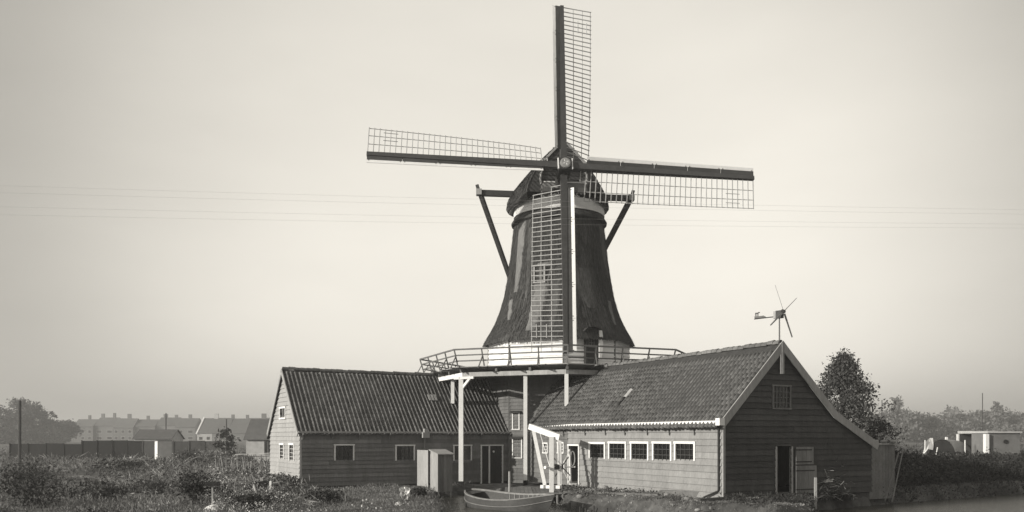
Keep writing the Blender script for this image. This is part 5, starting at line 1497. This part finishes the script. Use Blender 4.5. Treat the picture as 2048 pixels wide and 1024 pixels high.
# canvas tent, shelter and shed beyond the right bank
YT = 88
tn = thing('canvas_tent', 'pale canvas tent with mouth closed by a shade-dark panel beyond the bank', 'tent', (at(1880, 915, YT).x, YT, 0))
def arch(pxc, hw_, h_, Yd, n_=11):
    c = (pxc-1024)/F*Yd
    return [V(c+hw_*math.cos(PI*(1-i/(n_-1))), Yd, h_*math.sin(PI*i/(n_-1))**0.75) for i in range(n_)]
MB().prism(arch(1884, 1.35, 2.05, YT), V(0, 0.25, 0)).build('tent_front', M['mouth_shade'], tn)  # dark panel stands in for the shade inside the open mouth
MB().grid([arch(1884, 1.4, 2.12, YT+0.05), arch(1905, 1.7, 2.05, YT+2.6), arch(1915, 1.6, 1.9, YT+4.5)]).build('canvas', M['canvas'], tn)
fl_ = [at(1846, 906, YT-0.5), at(1852, 884, YT-0.3), at(1860, 876, YT), at(1866, 876, YT), at(1867, 892, YT-0.1), at(1866, 900, YT-0.2), at(1856, 898, YT-0.4), at(1848, 908, YT-.6)]
MB().prism(fl_, V(0.02, 0.08, 0)).build('tent_flap', M['cloth'], tn)
for px in (1850, 1930):
    p = at(px, 880, YT-0.4); MB().beam((p.x, p.y, -0.1), p, 0.08).build('tent_pole', M['white_wood'], tn)
sp = at(1940, 862, 90)
shl = thing('open_shelter', 'open flat roofed shelter frame between the tent and the white shed', 'shelter', (sp.x+1.5, 90, 0))
MB().box(V(sp.x, 89.5, sp.z-0.25), V(2.6, 0, 0), V(0, 3, 0), V(0, 0, 0.25)).build('roof', M['canvas'], shl)
for x_ in (sp.x+0.05, sp.x+1.3, sp.x+2.5): MB().beam((x_, 89.6, -0.1), (x_, 89.6, sp.z-0.25), 0.12).build('post', M['canvas'], shl)
MB().box(V(sp.x+0.1, 92.3, -0.1), V(2.4, 0, 0), V(0, 0.05, 0), V(0, 0, sp.z-0.2)).build('back_wall', M['tarred'], shl)
wp = at(1968, 866, 86)
wsd = thing('white_shed', 'low white plastered shed with flat roof at the right edge', 'shed', (wp.x+1.5, 86, 0))
MB().box(V(wp.x+0.35, 86, -0.1), V(3.2, 0, 0), V(0, 3, 0), V(0, 0, wp.z+0.1)).build('wall', M['brick'], wsd)
MB().box(V(wp.x+0.25, 85.8, wp.z), V(3.4, 0, 0), V(0, 3.4, 0), V(0, 0, 0.16)).build('roof', M['brick_pale'], wsd)
MB().box(V(wp.x+0.02, 85.7, 0.75), V(0.33, 0, 0), V(0, 0.5, 0), V(0, 0, wp.z-0.85)).build('door_leaf', M['white'], wsd)
MB().tube([V(wp.x+2.1, 85.9, 1.9), V(wp.x+2.1, 86.02, 1.9)], 0.2, 12).build('vent', M['black'], wsd)
for i, (px, lab) in enumerate(((1893, 'white bird-like finial post left of the tent ridge'), (1916, 'white post behind the tent'))):
    p = at(px, 868 if i else 874, 95); tag(MB().beam((p.x, 95, -0.1), p, 0.22).build('white_post', M['white']), lab, 'post')
p0, p1 = at(1875, 895, 84), at(1871, 918, 83)
tag(MB().tube([p1, p0], 0.05, 6).build('leaning_pole', M['white_wood']), 'pale pole leaning in front of the canvas tent', 'pole')
mnd = at(1905, 913, 86)
lump('sand_mound', 'low pale sand mound in front of the tent', 'mound', (mnd.x, 86, 0.05), 3.0, 1.6, 0.55, M['canvas'], 77, 0.1)

# telephone wires across the whole view
wl_ = ['topmost of the four thin wires across the sky', 'second thin wire from the top across the sky', 'third thin wire from the top across the sky', 'lowest of the four thin wires across the sky']
for i, (ya, yb) in enumerate(((372, 419), (386, 428), (414, 448), (430, 456))):
    A_ = at(28, ya, 27.5); B_ = at(2020, yb, 30.0)
    d = B_-A_
    tag(MB().tube([A_-d*0.8]+[A_+d*q-Z*(0.25*4*q*(1-q)*0.3) for q in np.linspace(0, 1, 7)]+[B_+d*0.8], 0.0020, 5).build('wire', M['wood_pale']), wl_[i], 'wire', 'telephone wires across the sky')

# ------------------------------------------------------------------ haze
hz = bpy.data.materials.new('haze'); hz.use_nodes = True
hz.node_tree.nodes.clear()
_o = hz.node_tree.nodes.new('ShaderNodeOutputMaterial'); _p = hz.node_tree.nodes.new('ShaderNodeVolumePrincipled')
_p.inputs['Color'].default_value = (0.92, 0.92, 0.92, 1); _p.inputs['Density'].default_value = 0.0009; _p.inputs['Anisotropy'].default_value = 0.2
hz.node_tree.links.new(_p.outputs[0], _o.inputs['Volume'])
tag(MB().box(V(-1600, -60, -2.6), V(3200, 0, 0), V(0, 1700, 0), V(0, 0, 34)).build('haze', hz), 'thin pale haze over the whole scene', kind='stuff')
